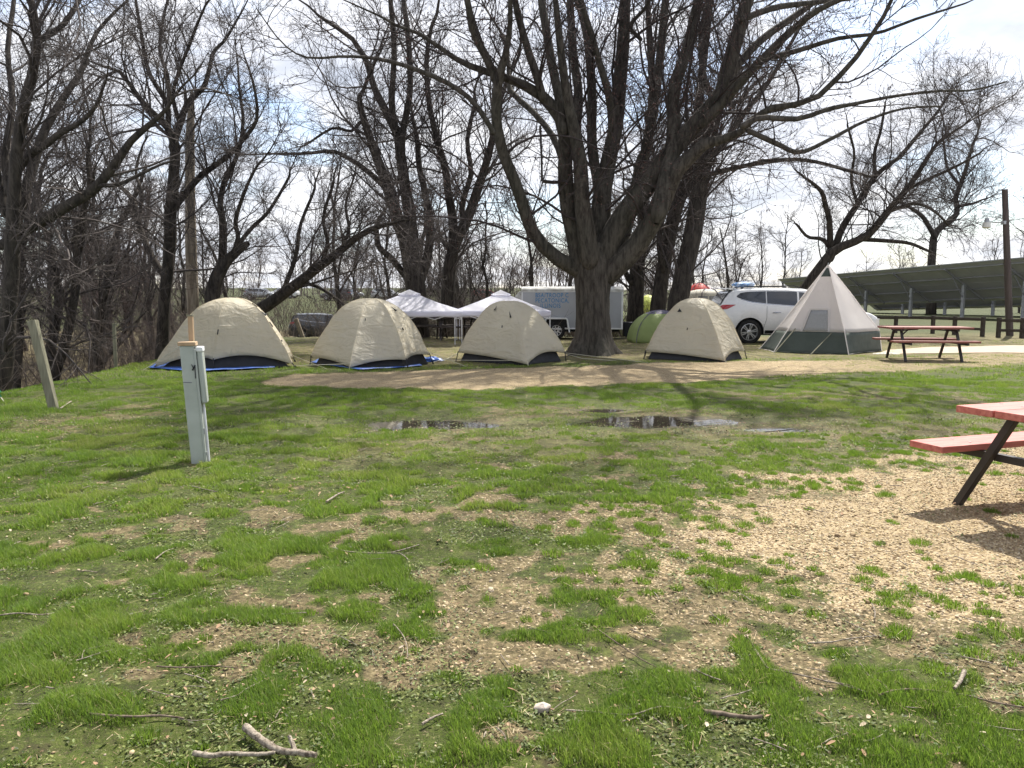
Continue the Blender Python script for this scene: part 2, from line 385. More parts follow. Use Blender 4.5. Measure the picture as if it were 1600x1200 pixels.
# ================================================================ GROUND
def ground_mat():
    m, nt, out = nodes('ground_turf')
    v = texco(nt)
    at_ = lambda n: N(nt, 'ShaderNodeAttribute', attribute_name=n).outputs['Fac']
    gr, ea, dr, lu = at_('gravel'), at_('earth'), at_('dry'), at_('lush')
    nf = noise(nt, v, 7, 6, .7); nm = noise(nt, v, 1.1, 5, .6); nff = noise(nt, v, 34, 6, .8); nl = noise(nt, v, .25, 4)
    green = ramp(nt, nff, [(.36, (.018, .022, .006)), (.50, (.052, .070, .014)), (.66, (.125, .155, .030))])
    green = mix(nt, ramp(nt, nm, [(.35, 0.0), (.65, .6)]), green, (.085, .100, .018))
    moss = ramp(nt, nff, [(.34, (.040, .036, .013)), (.5, (.105, .098, .030)), (.7, (.19, .175, .060))])
    fl = noise(nt, v, 95, 3, .6); fm = noise(nt, v, 14, 5, .75)
    straw = ramp(nt, nff, [(.34, (.085, .060, .035)), (.52, (.27, .205, .11)), (.68, (.46, .37, .22))])
    straw = mix(nt, ramp(nt, nf, [(.45, 0.0), (.62, .55)]), straw, (.12, .135, .04))
    col = mix(nt, mth(nt, 'MULTIPLY', mth(nt, 'SUBTRACT', 1.0, lu), .62), green, moss)
    col = mix(nt, mth(nt, 'MULTIPLY', dr, ramp(nt, nf, [(.3, .55), (.6, 1.0)])), col, straw)
    col = mix(nt, mth(nt, 'MULTIPLY', at_('field'), .85), col, ramp(nt, noise(nt, v, .12, 6, .65), [(.3, (.070, .070, .026)), (.5, (.046, .062, .017)), (.7, (.075, .085, .026))]))
    col = mix(nt, ramp(nt, fm, [(.44, 0.0), (.60, .8)]), col, (.020, .034, .007), 'MIX') if 0 else mix(nt, ramp(nt, fm, [(.36, .75), (.50, 0.0)]), col, (.052, .044, .020))
    col = mix(nt, ramp(nt, fl, [(.60, 0.0), (.66, .65)]), col, (.24, .20, .11))
    soil = ramp(nt, nff, [(.34, (.048, .037, .018)), (.52, (.150, .118, .058)), (.68, (.29, .235, .130))])
    edge = mth(nt, 'ADD', ea, mth(nt, 'MULTIPLY', mth(nt, 'SUBTRACT', nf, .5), 1.1))
    col = mix(nt, ramp(nt, edge, [(.38, 0.0), (.56, .95)]), col, soil)
    # far fields: even green with pale stubble
    # gravel: small rounded stones, each its own tone
    vo = N(nt, 'ShaderNodeTexVoronoi'); vo.inputs['Scale'].default_value = 72; vo.inputs['Randomness'].default_value = .95
    L(nt, v, vo.inputs['Vector'])
    vo2 = N(nt, 'ShaderNodeTexVoronoi'); vo2.inputs['Scale'].default_value = 26; L(nt, v, vo2.inputs['Vector'])
    sep = N(nt, 'ShaderNodeSeparateColor'); L(nt, vo.outputs['Color'], sep.inputs[0])
    peb = ramp(nt, sep.outputs[0], [(0.0, (.20, .14, .08)), (.3, (.38, .285, .155)), (.6, (.50, .395, .23)), (.85, (.61, .50, .33)), (1.0, (.31, .245, .17))])
    peb = mix(nt, ramp(nt, vo.outputs['Distance'], [(.46, 0.0), (.80, .65)]), peb, (.19, .13, .075))
    peb = mix(nt, ramp(nt, nm, [(.5, 0.0), (.75, .35)]), peb, (.33, .25, .14))
    gm = mth(nt, 'ADD', gr, mth(nt, 'MULTIPLY', mth(nt, 'SUBTRACT', mth(nt, 'ADD', mth(nt, 'MULTIPLY', nf, .6), mth(nt, 'MULTIPLY', sep.outputs[1], .4)), .5), 1.15))
    gmask = ramp(nt, gm, [(.42, 0.0), (.54, 1.0)])
    col = mix(nt, gmask, col, peb)
    mo = ramp(nt, noise(nt, v, 4.2, 8, .82), [(.36, (.42, .42, .42)), (.52, (.92, .92, .92)), (.68, (1.0, 1.0, 1.0))])
    mo2 = ramp(nt, noise(nt, v, 13, 6, .8), [(.36, (.62, .59, .54)), (.50, (.97, .97, .97)), (.66, (1.0, 1.0, 1.0))])
    col = mix(nt, mth(nt, 'MULTIPLY', gmask, .75), col, mix(nt, 1.0, col, mo2, 'MULTIPLY'))
    col = mix(nt, mth(nt, 'SUBTRACT', 1.0, mth(nt, 'MULTIPLY', gmask, .65)), col, mix(nt, 1.0, col, mo, 'MULTIPLY'))
    # mud round the puddles
    hgt = mth(nt, 'ADD', mth(nt, 'MULTIPLY', mth(nt, 'SUBTRACT', 1.0, ramp(nt, vo.outputs['Distance'], [(0, 0.0), (.75, 1.0)])), gmask), mth(nt, 'MULTIPLY', nff, .9))
    nrm = bump(nt, hgt, .75, .016, bump(nt, nf, .5, .03))
    mud = at_('mud')
    col = mix(nt, ramp(nt, mth(nt, 'ADD', mud, mth(nt, 'MULTIPLY', mth(nt, 'SUBTRACT', nf, .5), .8)), [(.35, 0.0), (.6, 1.0)]), col, ramp(nt, nff, [(.3, (.030, .024, .017)), (.7, (.105, .086, .060))]))
    rg = mth(nt, 'SUBTRACT', .9, mth(nt, 'MULTIPLY', mud, .22))
    p = bsdf(nt, col, rg, .25, 0, nrm)
    L(nt, p.outputs[0], out.inputs['Surface']); return m
M['ground'] = ground_mat()

def make_ground():
    ys = [-4.0]
    while ys[-1] < 1.6: ys.append(ys[-1] + .25)
    while ys[-1] < 900:
        y = ys[-1]
        ys.append(y + max(.021, .0042 * y if y < 14 else .0042 * 14 + (y - 14) * .02))
    ys = np.array(ys); nx = 620
    s = np.linspace(-1, 1, nx); s = s * (.75 + .25 * s * s)
    w = .80 * np.maximum(ys, 0) + 4.2 + .9 * np.maximum(ys - 60, 0)
    X = s[None, :] * w[:, None]; Y = np.repeat(ys[:, None], nx, 1)
    x, y = X.ravel(), Y.ravel()
    h = height(x, y)
    g, e, d, l = masks(x, y)
    wood = sm(-7.8, -8.8, x + .10 * (y - 12)) * (1 - sm(60, 75, y))
    e = np.maximum(e, wood * (.35 + .5 * fbm(x, y, 1.2, 70)))
    e = np.maximum(e, .75 * np.exp(-((np.hypot(x - 2.05, y - 19.6) - .55) / .8) ** 2) * (y > 17))
    pb = gp(311, 722); e = np.maximum(e, np.exp(-((x - pb.x - .05) ** 2 + (y - pb.y) ** 2) / .045))
    mud = np.zeros_like(x)
    for c, a, b, wl in PUD:
        q = ((x - c.x) / a) ** 2 + ((y - c.y) / b) ** 2
        mud = np.maximum(mud, np.exp(-q * 1.5) * 1.0)
    ny = len(ys)
    idx = np.arange(ny * nx).reshape(ny, nx)
    q = np.stack([idx[:-1, :-1], idx[:-1, 1:], idx[1:, 1:], idx[1:, :-1]], -1).reshape(-1, 4)
    V = np.stack([x, y, h], 1)
    me = np_mesh('ground', V, [q], 'ground', True, dict(gravel=g, earth=e, dry=d, lush=l, mud=mud, field=sm(24, 40, y)))
    o = mobj('ground', me); tag(o, 'patchy spring turf with gravel and bare earth', 'ground', kind='structure')
make_ground()

def water_mat():
    m, nt, out = nodes('puddle_water')
    p = bsdf(nt, (.035, .030, .022), .03, .6, 0, bump(nt, noise(nt, texco(nt), 9, 3), .05, .01))
    L(nt, p.outputs[0], out.inputs['Surface']); return m
M['water'] = water_mat()
for c, a, b, wl in PUD:
    mb = MB()
    mb.grid(lambda u, v: (c.x + v * a * 1.25 * math.cos(u * 6.2832), c.y + v * b * 1.3 * math.sin(u * 6.2832), wl), 32, 3, True)
    o = build('puddle', mb, 'water'); tag(o, 'shallow puddle in the trodden grass', 'puddle', kind='structure')

# road at the far right
mb = MB()
rp = [(9.6, 20.1), (14, 19.9), (30, 19.5), (30, 24.5), (17, 23.4), (13, 22.6), (10.6, 21.6)]
def road_z(x, y): return hz(x, y) + .012
ctr = (17, 21.6)
n = 60
def rf(u, v):
    t = u * len(rp); i = int(t) % len(rp); f = t - int(t)
    a, b = rp[i], rp[(i + 1) % len(rp)]
    x = a[0] + (b[0] - a[0]) * f; y = a[1] + (b[1] - a[1]) * f
    x = ctr[0] + (x - ctr[0]) * v; y = ctr[1] + (y - ctr[1]) * v
    return (x, y, road_z(x, y) + .03 * (1 - v))
mb.grid(rf, 70, 14, True)
M['road'] = mat('road_gravel', (.46, .36, .28), (.38, .30, .23), .9, 3, .2, bs=.5, bd=.02, bscale=30)
tag(build('road', mb, 'road'), 'pinkish gravel road', 'road', kind='structure')

# ================================================================ GRASS
def grass_mat():
    m, nt, out = nodes('grass_blades')
    t = N(nt, 'ShaderNodeAttribute', attribute_name='tint').outputs['Fac']
    k = N(nt, 'ShaderNodeAttribute', attribute_name='tip').outputs['Fac']
    col = ramp(nt, t, [(0, (.034, .080, .013)), (.35, (.078, .156, .020)), (.62, (.144, .240, .034)), (.85, (.27, .310, .062)), (1.0, (.50, .42, .24))])
    col = mix(nt, mth(nt, 'MULTIPLY', mth(nt, 'SUBTRACT', 1.0, k), .45), col, (.16, .16, .05))
    p = bsdf(nt, col, .55, .30)
    tr = N(nt, 'ShaderNodeBsdfTranslucent'); L(nt, mix(nt, .5, col, (.24, .38, .036)), tr.inputs['Color'])
    mx = N(nt, 'ShaderNodeMixShader'); mx.inputs[0].default_value = .5
    L(nt, p.outputs[0], mx.inputs[1]); L(nt, tr.outputs[0], mx.inputs[2]); L(nt, mx.outputs[0], out.inputs['Surface'])
    return m
M['grass'] = grass_mat()

def sow(ymin, ymax, dens, hgt, wid, quad, seed, xs=.74, power=1.0):
    r = np.random.default_rng(seed)
    A = (ymax - ymin) * (xs * (ymin + ymax) + 1.6)
    n = int(dens * A * 1.7)
    y = r.random(n) * (ymax - ymin) + ymin
    x = (r.random(n) * 2 - 1) * (xs * ymax + .8)
    k = np.abs(x) < xs * y + .8; x, y = x[k], y[k]
    g, e, d, l = masks(x, y)
    cl = fbm(x, y, .26, 77, 3)                       # clumps
    f = l * sm(.36, .58, cl + .30 * (l - .5) + .05) * (1 - .5 * e)
    for c, a, b, wl in PUD:
        q = ((x - c.x) / a) ** 2 + ((y - c.y) / b) ** 2
        f = f * (1 - .97 * np.exp(-q * 1.2))
    f = f * (1 - sm(-7.9, -9.1, x + .10 * (y - 12)))
    f = np.maximum(f, .20 * (1 - g) * (1 - .8 * e) * (1 - .8 * sm(-7.9, -9.1, x + .10 * (y - 12))))
    low = f < .22
    keep = r.random(len(x)) < f
    x, y, f, d, g = x[keep], y[keep], f[keep], d[keep], g[keep]; n = len(x)
    big = fbm(x, y, 1.1, 99, 3)
    h = hgt * (.22 + .95 * f ** 1.5) * (.55 + .8 * r.random(n)) * (.5 + .9 * big) * (.22 + 1.15 * sm(.36, .62, fbm(x, y, .21, 78, 2)))
    a = r.random(n) * 2 * np.pi
    lean = (.15 + .75 * r.random(n) ** 1.4)
    wind = np.array([-.12, .05])
    dx = np.cos(a) * lean * h + wind[0] * h; dy = np.sin(a) * lean * h + wind[1] * h
    b = a + np.pi / 2 + (r.random(n) - .5)
    w = wid * (.6 + .8 * r.random(n)); wx, wy = np.cos(b) * w, np.sin(b) * w
    z = height(x, y) - .004
    tint = np.clip(.13 + .22 * sm(.36, .62, fbm(x, y, .21, 78, 2)) + .55 * fbm(x, y, 1.4, 120, 3) + .35 * (fbm(x, y, .3, 130, 2) - .5) + .28 * (r.random(n) - .5) + .25 * d * r.random(n), 0, .93)
    tint = np.where(r.random(n) < .035 + .10 * d, 1.0, tint)
    z0 = np.stack([x, y, z], 1)
    if quad:
        m1 = z0 + np.stack([dx * .38, dy * .38, h * .58], 1); tp = z0 + np.stack([dx, dy, h * .93], 1)
        W = np.stack([wx, wy, 0 * wx], 1)
        V = np.stack([z0 - W, z0 + W, m1 - W * .8, m1 + W * .8, tp], 1).reshape(-1, 3)
        i = np.arange(n)[:, None] * 5
        P = [i + np.array([[0, 1, 3, 2]]), i + np.array([[2, 3, 4]])]
        T = np.repeat(tint, 5); K = np.tile([0, 0, .6, .6, 1.0], n)
    else:
        tp = z0 + np.stack([dx, dy, h * .93], 1); W = np.stack([wx, wy, 0 * wx], 1)
        V = np.stack([z0 - W, z0 + W, tp], 1).reshape(-1, 3)
        P = [np.arange(n * 3).reshape(-1, 3)]; T = np.repeat(tint, 3); K = np.tile([0, 0, 1.0], n)
    return V, P, T, K
def tufts():
    """separate round tufts, the ones in the gravel stand alone"""
    r = np.random.default_rng(15); n = 5200
    y = 2.2 + 6.4 * r.random(n); x = (r.random(n) * 2 - 1) * (.74 * y + .6)
    g, e, d, l = masks(x, y); pad = pdist(PAD, x, y)
    p = .05 + .55 * sm(.9, -.2, pad) * sm(-1.2, -.2, pad) + .16 * (1 - l) * (pad < 0)
    p = p * (.35 + 1.3 * sm(.4, .6, fbm(x, y, .8, 171, 2)))
    k = r.random(n) < p * .62; x, y, g = x[k], y[k], g[k]; n = len(x)
    rad = .022 + .05 * r.random(n) ** 2; cnt = (rad * 3600).astype(int)
    b = np.repeat(np.arange(n), cnt); m = len(b)
    a = r.random(m) * 6.283; q = np.sqrt(r.random(m)) ** 1.2
    X = x[b] + np.cos(a) * q * rad[b]; Y = y[b] + np.sin(a) * q * rad[b] * .9
    h = (.016 + .38 * rad[b]) * (1.05 - .5 * q) * (.6 + .7 * r.random(m)) * 1.15
    a2 = a + (r.random(m) - .5) * 2; ln = (.15 + .8 * q * r.random(m))
    dx, dy = np.cos(a2) * ln * h - .1 * h, np.sin(a2) * ln * h
    w = .0012 * (.7 + .6 * r.random(m)) * (1 + .06 * Y); bb = r.random(m) * 6.28
    z0 = np.stack([X, Y, height(X, Y) - .004], 1); W = np.stack([np.cos(bb) * w, np.sin(bb) * w, 0 * w], 1)
    m1 = z0 + np.stack([dx * .38, dy * .38, h * .58], 1); tp = z0 + np.stack([dx, dy, h * .93], 1)
    V = np.stack([z0 - W, z0 + W, m1 - W * .8, m1 + W * .8, tp], 1).reshape(-1, 3); i = np.arange(m)[:, None] * 5
    t = np.clip(.30 + .3 * r.random(n)[b] + .25 * (r.random(m) - .5), 0, .9)
    print('tufts', n, m)
    return V, [i + np.array([[0, 1, 3, 2]]), i + np.array([[2, 3, 4]])], np.repeat(t, 5), np.tile([0, 0, .6, .6, 1.0], m)
def merge(parts):
    V = []; P = []; T = []; K = []; o = 0
    for v, p, t, k in parts:
        V.append(v); P += [q + o for q in p]; T.append(t); K.append(k); o += len(v)
    return np.concatenate(V), P, np.concatenate(T), np.concatenate(K)
V, P, T, K = merge([sow(2.0, 4.6, 33000, .031, .0010, True, 1), sow(4.6, 8.0, 13500, .031, .0017, True, 2), tufts(), sow(8.0, 13.5, 4800, .032, .0027, False, 3), sow(13.5, 26, 1000, .036, .0055, False, 4, xs=.70)])
me = np_mesh('grass', V, P, 'grass', False, dict(tint=T, tip=K))
tag(mobj('grass', me), 'short clumpy spring grass', 'grass', kind='stuff')

# ================================================================ PEBBLES, LEAVES
def scatter_mesh(n, base_v, base_f, x, y, size, flat, z, r, attr='tone'):
    nv = len(base_v)
    sc = size[:, None] * (1 + .35 * (r.random((n, 3)) - .5)); sc[:, 2] *= flat
    a = r.random(n) * 2 * np.pi; ca, sa = np.cos(a), np.sin(a)
    v = base_v[None] * (1 + .22 * (r.random((n, nv, 1)) - .5)) * sc[:, None]
    X = v[..., 0] * ca[:, None] - v[..., 1] * sa[:, None]; Y = v[..., 0] * sa[:, None] + v[..., 1] * ca[:, None]
    tx, ty = (r.random((2, n)) - .5) * .9
    Z = v[..., 2] + X * tx[:, None] + Y * ty[:, None]
    V = np.stack([X + x[:, None], Y + y[:, None], Z + z[:, None]], -1).reshape(-1, 3)
    F = (np.arange(n)[:, None, None] * nv + base_f[None]).reshape(-1, base_f.shape[1])
    return V, F, np.repeat(r.random(n), nv)
ico = bmesh.new(); bmesh.ops.create_icosphere(ico, subdivisions=1, radius=1)
IV = np.array([v.co[:] for v in ico.verts]); IF = np.array([[v.index for v in f.verts] for f in ico.faces]); ico.free()
def tone_mat(name, stops, rough=.85, transl=0):
    m, nt, out = nodes(name)
    t = N(nt, 'ShaderNodeAttribute', attribute_name='tone').outputs['Fac']
    col = mix(nt, ramp(nt, noise(nt, texco(nt), 150, 2), [(.4, 0.0), (.7, .35)]), ramp(nt, t, stops), (.30, .22, .14))
    p = bsdf(nt, col, rough, .25); L(nt, p.outputs[0], out.inputs['Surface']); return m
M['pebble'] = tone_mat('pea_gravel', [(0, (.18, .125, .075)), (.25, (.37, .275, .155)), (.55, (.49, .385, .23)), (.8, (.60, .50, .34)), (1, (.32, .26, .20))])
M['leaflit'] = tone_mat('leaf_litter', [(0, (.14, .085, .05)), (.4, (.32, .20, .12)), (.8, (.34, .25, .16)), (1, (.50, .43, .33))])
r = np.random.default_rng(3)
n0 = 330000
yy = 2.0 + 7.2 * r.random(n0); xx = (r.random(n0) * 2 - 1) * 7.2
k = np.abs(xx) < .74 * yy + .8; xx, yy = xx[k], yy[k]
g, e, d, l = masks(xx, yy)
pr = np.clip(g * 1.0 + .12 * e, 0, 1) ** 1.6 * np.clip(1.25 - yy / 12, .3, 1) * (fbm(xx, yy, .22, 140, 3) * 1.3)
pr = np.maximum(pr, .006)
for c_, a_, b_, w_ in PUD: pr = pr * (1 - np.exp(-(((xx - c_.x) / a_) ** 2 + ((yy - c_.y) / b_) ** 2)))
k = r.random(len(xx)) < pr; xx, yy = xx[k], yy[k]; n = len(xx)
sz = .0044 + .0056 * r.random(n) ** 2.2
sz = np.where(r.random(n) < .012, sz * 2.0, sz)
Vp, Fp, Tp = scatter_mesh(n, IV, IF, xx, yy, sz, .62, height(xx, yy) + sz * .25, r)
tag(mobj('gravel', np_mesh('gravel', Vp, [Fp], 'pebble', True, dict(tone=Tp))), 'tan pea gravel', 'gravel', kind='stuff')
print('pebbles', n)

# dead leaves and bark crumbs
LV = np.array([(-1, 0, 0), (-.5, -.42, .12), (.35, -.4, .16), (1, .05, .05), (.3, .45, .2), (-.5, .4, .08), (0, 0, -.12)], float)
LF = np.array([(0, 1, 6), (1, 2, 6), (2, 3, 6), (3, 4, 6), (4, 5, 6), (5, 0, 6)])
xs_, ys_ = [], []
for (cx, cy, s, cnt) in [(*gp(80, 820).xy, .35, 90), (*gp(175, 800).xy, .3, 60), (*gp(35, 850).xy, .35, 70), (*gp(460, 770).xy, .35, 60), (*gp(500, 765).xy, .3, 40), (*gp(20, 745).xy, .3, 40), (*gp(1225, 745).xy, .3, 30),
                         (*gp(110, 660).xy, .8, 120), (*gp(60, 680).xy, .7, 90), (*gp(650, 980).xy, .4, 50), (*gp(430, 1050).xy, .4, 60), (*gp(1300, 1150).xy, .3, 40), (*gp(250, 1080).xy, .3, 60), (*gp(950, 1150).xy, .25, 40), (*gp(1230, 1010).xy, .12, 30), (*gp(1100, 660).xy, .9, 120), (*gp(1330, 660).xy, .9, 90), (*gp(980, 640).xy, .6, 60)]:
    xs_.append(cx + r.normal(size=cnt) * s); ys_.append(cy + r.normal(size=cnt) * s * .7)
n1 = 2600; y1 = 2.2 + 15 * r.random(n1) ** 1.2; x1 = (r.random(n1) * 2 - 1) * (.72 * y1 + .5)
k = r.random(n1) < .25 + .75 * sm(.45, .65, fbm(x1, y1, 1.3, 160)); xs_.append(x1[k]); ys_.append(y1[k])
xx, yy = np.concatenate(xs_), np.concatenate(ys_)
k = height(xx, yy) > -.030; xx, yy = xx[k], yy[k]; n = len(xx)
sz = (.004 + .010 * r.random(n) ** 2.5) * (1 + .05 * yy)
Vp, Fp, Tp = scatter_mesh(n, LV, LF, xx, yy, sz, 1.2, height(xx, yy) + .012 + .012 * r.random(n), r)
tag(mobj('leaf_litter', np_mesh('leaf_litter', Vp, [Fp], 'leaflit', False, dict(tone=Tp))), 'scattered dead leaves', 'leaves', kind='stuff')

# crumbs of twig lying in the turf
def small_twigs():
    r = np.random.default_rng(9); nn = 420
    y = 2.3 + 9 * r.random(nn) ** 1.3; x = (r.random(nn) * 2 - 1) * (.7 * y + .4)
    Lh = (.03 + .14 * r.random(nn) ** 2); a = r.random(nn) * 6.28
    t = np.linspace(-.5, .5, 5)
    cur = (r.random((nn, 1)) - .5) * .5
    px = x[:, None] + np.cos(a)[:, None] * t * Lh[:, None] - np.sin(a)[:, None] * (t ** 2) * cur * Lh[:, None]
    py = y[:, None] + np.sin(a)[:, None] * t * Lh[:, None] + np.cos(a)[:, None] * (t ** 2) * cur * Lh[:, None]
    pz = height(px, py) + .014 + .006 * r.random((nn, 1))
    Rr = (.0011 + .0018 * r.random((nn, 1)) ** 2) * np.ones((1, 5)) * (1 + .04 * y[:, None])
    return np.stack([px, py, pz], -1), Rr

# low broad-leaved weeds and loose straw between the tufts
M['weed'] = tone_mat('weed_leaf', [(0, (.022, .040, .010)), (.4, (.055, .095, .018)), (.75, (.10, .145, .028)), (1, (.17, .19, .05))], .6)
M['straw'] = tone_mat('loose_straw', [(0, (.09, .06, .035)), (.4, (.22, .16, .09)), (.8, (.40, .31, .18)), (1, (.56, .47, .32))])
r = np.random.default_rng(33)
n2 = 230000; y2 = 2.1 + 7.5 * r.random(n2) ** 1.15; x2 = (r.random(n2) * 2 - 1) * (.72 * y2 + .5)
g, e, d, l = masks(x2, y2)
pr = (.10 + .9 * sm(.45, .62, fbm(x2, y2, .30, 210, 3))) * (1 - .85 * g) * (1 - .2 * e) * (1 - .35 * l)
k = r.random(n2) < pr * .62; x2, y2 = x2[k], y2[k]; n = len(x2)
WV = np.array([(-1, 0, 0), (-.2, -.55, .25), (.8, -.35, .35), (1.1, 0, .25), (.8, .35, .35), (-.2, .55, .25)], float); WF = np.array([(0, 1, 2), (0, 2, 3), (0, 3, 4), (0, 4, 5)])
Vp, Fp, Tp = scatter_mesh(n, WV, WF, x2, y2, (.0032 + .0042 * r.random(n)) * (1 + .08 * y2), 1.3, height(x2, y2) + .004 + .014 * r.random(n) ** 1.5, r)
tag(mobj('weeds', np_mesh('weeds', Vp, [Fp], 'weed', False, dict(tone=Tp))), 'low broad-leaved weeds among the grass', 'weeds', kind='stuff')
n3 = 75000; y3 = 2.1 + 9 * r.random(n3) ** 1.2; x3 = (r.random(n3) * 2 - 1) * (.72 * y3 + .5)
g, e, d, l = masks(x3, y3); k = r.random(n3) < (.10 + .32 * e + .25 * d + .15 * (1 - l)) * (1 - .8 * g) * (.3 + 1.4 * sm(.4, .6, fbm(x3, y3, .5, 220, 3))); x3, y3 = x3[k], y3[k]; n = len(x3)
ln = (.008 + .017 * r.random(n) ** 2) * (1 + .06 * y3); a_ = r.random(n) * 6.283; z3 = height(x3, y3) + .006 + .010 * r.random(n); tz = (r.random(n) - .35) * .012
ux, uy = np.cos(a_) * ln, np.sin(a_) * ln; wx, wy = -np.sin(a_) * .0008 * (1 + .12 * y3), np.cos(a_) * .0008 * (1 + .12 * y3)
Vs = np.stack([np.stack([x3 - ux - wx, y3 - uy - wy, z3], 1), np.stack([x3 - ux + wx, y3 - uy + wy, z3], 1), np.stack([x3 + ux + wx * .5, y3 + uy + wy * .5, z3 + tz + .003], 1), np.stack([x3 + ux - wx * .5, y3 + uy - wy * .5, z3 + tz + .003], 1)], 1).reshape(-1, 3)
tag(mobj('straw', np_mesh('straw', Vs, [np.arange(n * 4).reshape(-1, 4)], 'straw', False, dict(tone=np.repeat(r.random(n), 4)))), 'loose dry straw on the ground', 'straw', kind='stuff')
print('weeds', len(x2), 'straw', n)

# ================================================================ TREES
def tubes(P, R, sides):
    """P (B,N,3), R (B,N) -> vertices and quads for B tapering tubes"""
    B, n, _ = P.shape
    T = np.gradient(P, axis=1); T /= np.linalg.norm(T, axis=2, keepdims=True) + 1e-9
    mean = T.mean(1); k = np.abs(mean).argmin(1); ref = np.zeros((B, 3)); ref[np.arange(B), k] = 1
    X = np.cross(T, ref[:, None, :]); X /= np.linalg.norm(X, axis=2, keepdims=True) + 1e-9
    Yv = np.cross(T, X)
    th = np.arange(sides) * 2 * np.pi / sides
    V = P[:, :, None, :] + (X[:, :, None, :] * np.cos(th)[None, None, :, None] + Yv[:, :, None, :] * np.sin(th)[None, None, :, None]) * R[:, :, None, None]
    idx = np.arange(B * n * sides).reshape(B, n, sides); nx = np.roll(idx, -1, axis=2)
    Q = np.stack([idx[:, :-1], nx[:, :-1], nx[:, 1:], idx[:, 1:]], -1).reshape(-1, 4)
    return V.reshape(-1, 3), Q
def join(lst):
    V = []; Q = []; o = 0
    for v, q in lst: V.append(v); Q.append(q + o); o += len(v)
    return np.concatenate(V), [np.concatenate(Q)]
def unit(a): return a / (np.linalg.norm(a, axis=-1, keepdims=True) + 1e-9)
def grow(P, R, n, r, t0=.2, t1=1.0, ang=(25, 60), lr=.45, npt=7, wig=.16, up=.05, kr=.012, rmin=.006, Ls=None, lmax=9e9, flat=1.0):
    """n children sprouting along the parents P (B,M,3) with radii R (B,M)"""
    B, m, _ = P.shape
    seg = np.linalg.norm(np.diff(P, axis=1), axis=2); Lp = seg.sum(1)
    w = Lp ** 1.1; w = w / w.sum()
    b = r.choice(B, n, p=w)
    t = t0 + (t1 - t0) * r.random(n) ** .85
    f = t * (m - 1); i = np.minimum(f.astype(int), m - 2); u = (f - i)[:, None]
    p0 = P[b, i] * (1 - u) + P[b, i + 1] * u
    rp = (R[b, i] * (1 - u[:, 0]) + R[b, i + 1] * u[:, 0])
    d = unit(P[b, i + 1] - P[b, i])
    q = r.normal(size=(n, 3)); q[:, 2] += .15; q -= (q * d).sum(1, keepdims=True) * d; q = unit(q)
    a = np.radians(ang[0] + (ang[1] - ang[0]) * r.random(n))[:, None]
    d = d * np.cos(a) + q * np.sin(a)
    ln = np.minimum(Lp[b] * lr * (.45 + .9 * r.random(n)) * (1.2 - .75 * t), lmax)
    out = np.empty((n, npt, 3)); out[:, 0] = p0; st = (ln / (npt - 1))[:, None]
    wd = r.normal(size=(n, 3)) * wig * .5
    for k in range(1, npt):
        wd = wd * .5 + r.normal(size=(n, 3)) * wig
        d = d + wd; d[:, 2] += up; d = unit(d); out[:, k] = out[:, k - 1] + d * st
    r0 = np.clip(ln * kr, rmin, np.maximum(rp * .72, rmin))[:, None]
    s = np.linspace(0, 1, npt)[None]
    Rr = np.maximum(r0 * (1 - s * .82), rmin * .62)
    return out, Rr
def resample(pts, rad, n):
    pts = np.array(pts, float); rad = np.array(rad, float)
    # Catmull-Rom through the traced points
    m = len(pts); t = np.linspace(0, m - 1, n); i = np.minimum(t.astype(int), m - 2); u = (t - i)[:, None]
    g = lambda k: pts[np.clip(k, 0, m - 1)]
    p0, p1, p2, p3 = g(i - 1), g(i), g(i + 1), g(i + 2)
    P = .5 * ((2 * p1) + (-p0 + p2) * u + (2 * p0 - 5 * p1 + 4 * p2 - p3) * u ** 2 + (-p0 + 3 * p1 - 3 * p2 + p3) * u ** 3)
    R = rad[i] * (1 - u[:, 0]) + rad[np.minimum(i + 1, m - 1)] * u[:, 0]
    return P, R
def limb(pts, Y0, dy, n=18, ext=0.0, r=RNG, pw=1.2):
    """(px, py, half width px) list -> 3D polyline whose distance drifts from Y0 to Y0+dy"""
    P = []; R = []; m = len(pts)
    ln = np.concatenate([[0], np.cumsum([math.dist(pts[k][:2], pts[k + 1][:2]) for k in range(m - 1)])]); ln /= ln[-1]
    for k, (px, py, hw) in enumerate(pts):
        Y = Y0 + dy * ln[k] ** pw; P.append(at(px, py, Y)); R.append(hw * Y / F * 1.02)
    d = (P[1] - P[0]).normalized(); P = [P[0] - d * R[0] * 1.5, P[0] - d * R[0] * .7] + P; R = [R[0] * .35, R[0] * .85] + R; m += 2
    if ext:
        d = (P[-1] - P[-2]).normalized(); d = (d + Vector((0, 0, .12))).normalized()
        for k in (1, 2, 3):
            P.append(P[-1] + d * ext / 3 + Vector(r.normal(size=3)) * .12 * ext / 3); R.append(R[m - 1] * (1 - k * .29))
    return resample(P, R, n)
def rough_tube(P, R, sides=12, amp=.07, seed=0, flare=None):
    """trunk or thick limb with uneven surface, optional root flare (height, lobes, strength)"""
    V, Q = tubes(P[None], R[None], sides)
    n = len(P); c = np.repeat(P, sides, 0); th = np.tile(np.arange(sides), n)
    r = np.random.default_rng(seed)
    nv = 1 + amp * (vnoise(th * 1.7 + seed, c[:, 2] * 2.2, 1.0, seed) - .5) * 2
    if flare:
        hgt, lobes, k = flare; z = c[:, 2] - P[0][2]
        nv = nv * (1 + k * np.exp(-z / hgt) * (.55 + .45 * np.cos(lobes * 2 * np.pi * th / sides + seed) + .35 * (vnoise(th * 1.1, z * 0, 1, seed + 3) - .5)))
    return c + (V - c) * nv[:, None], Q
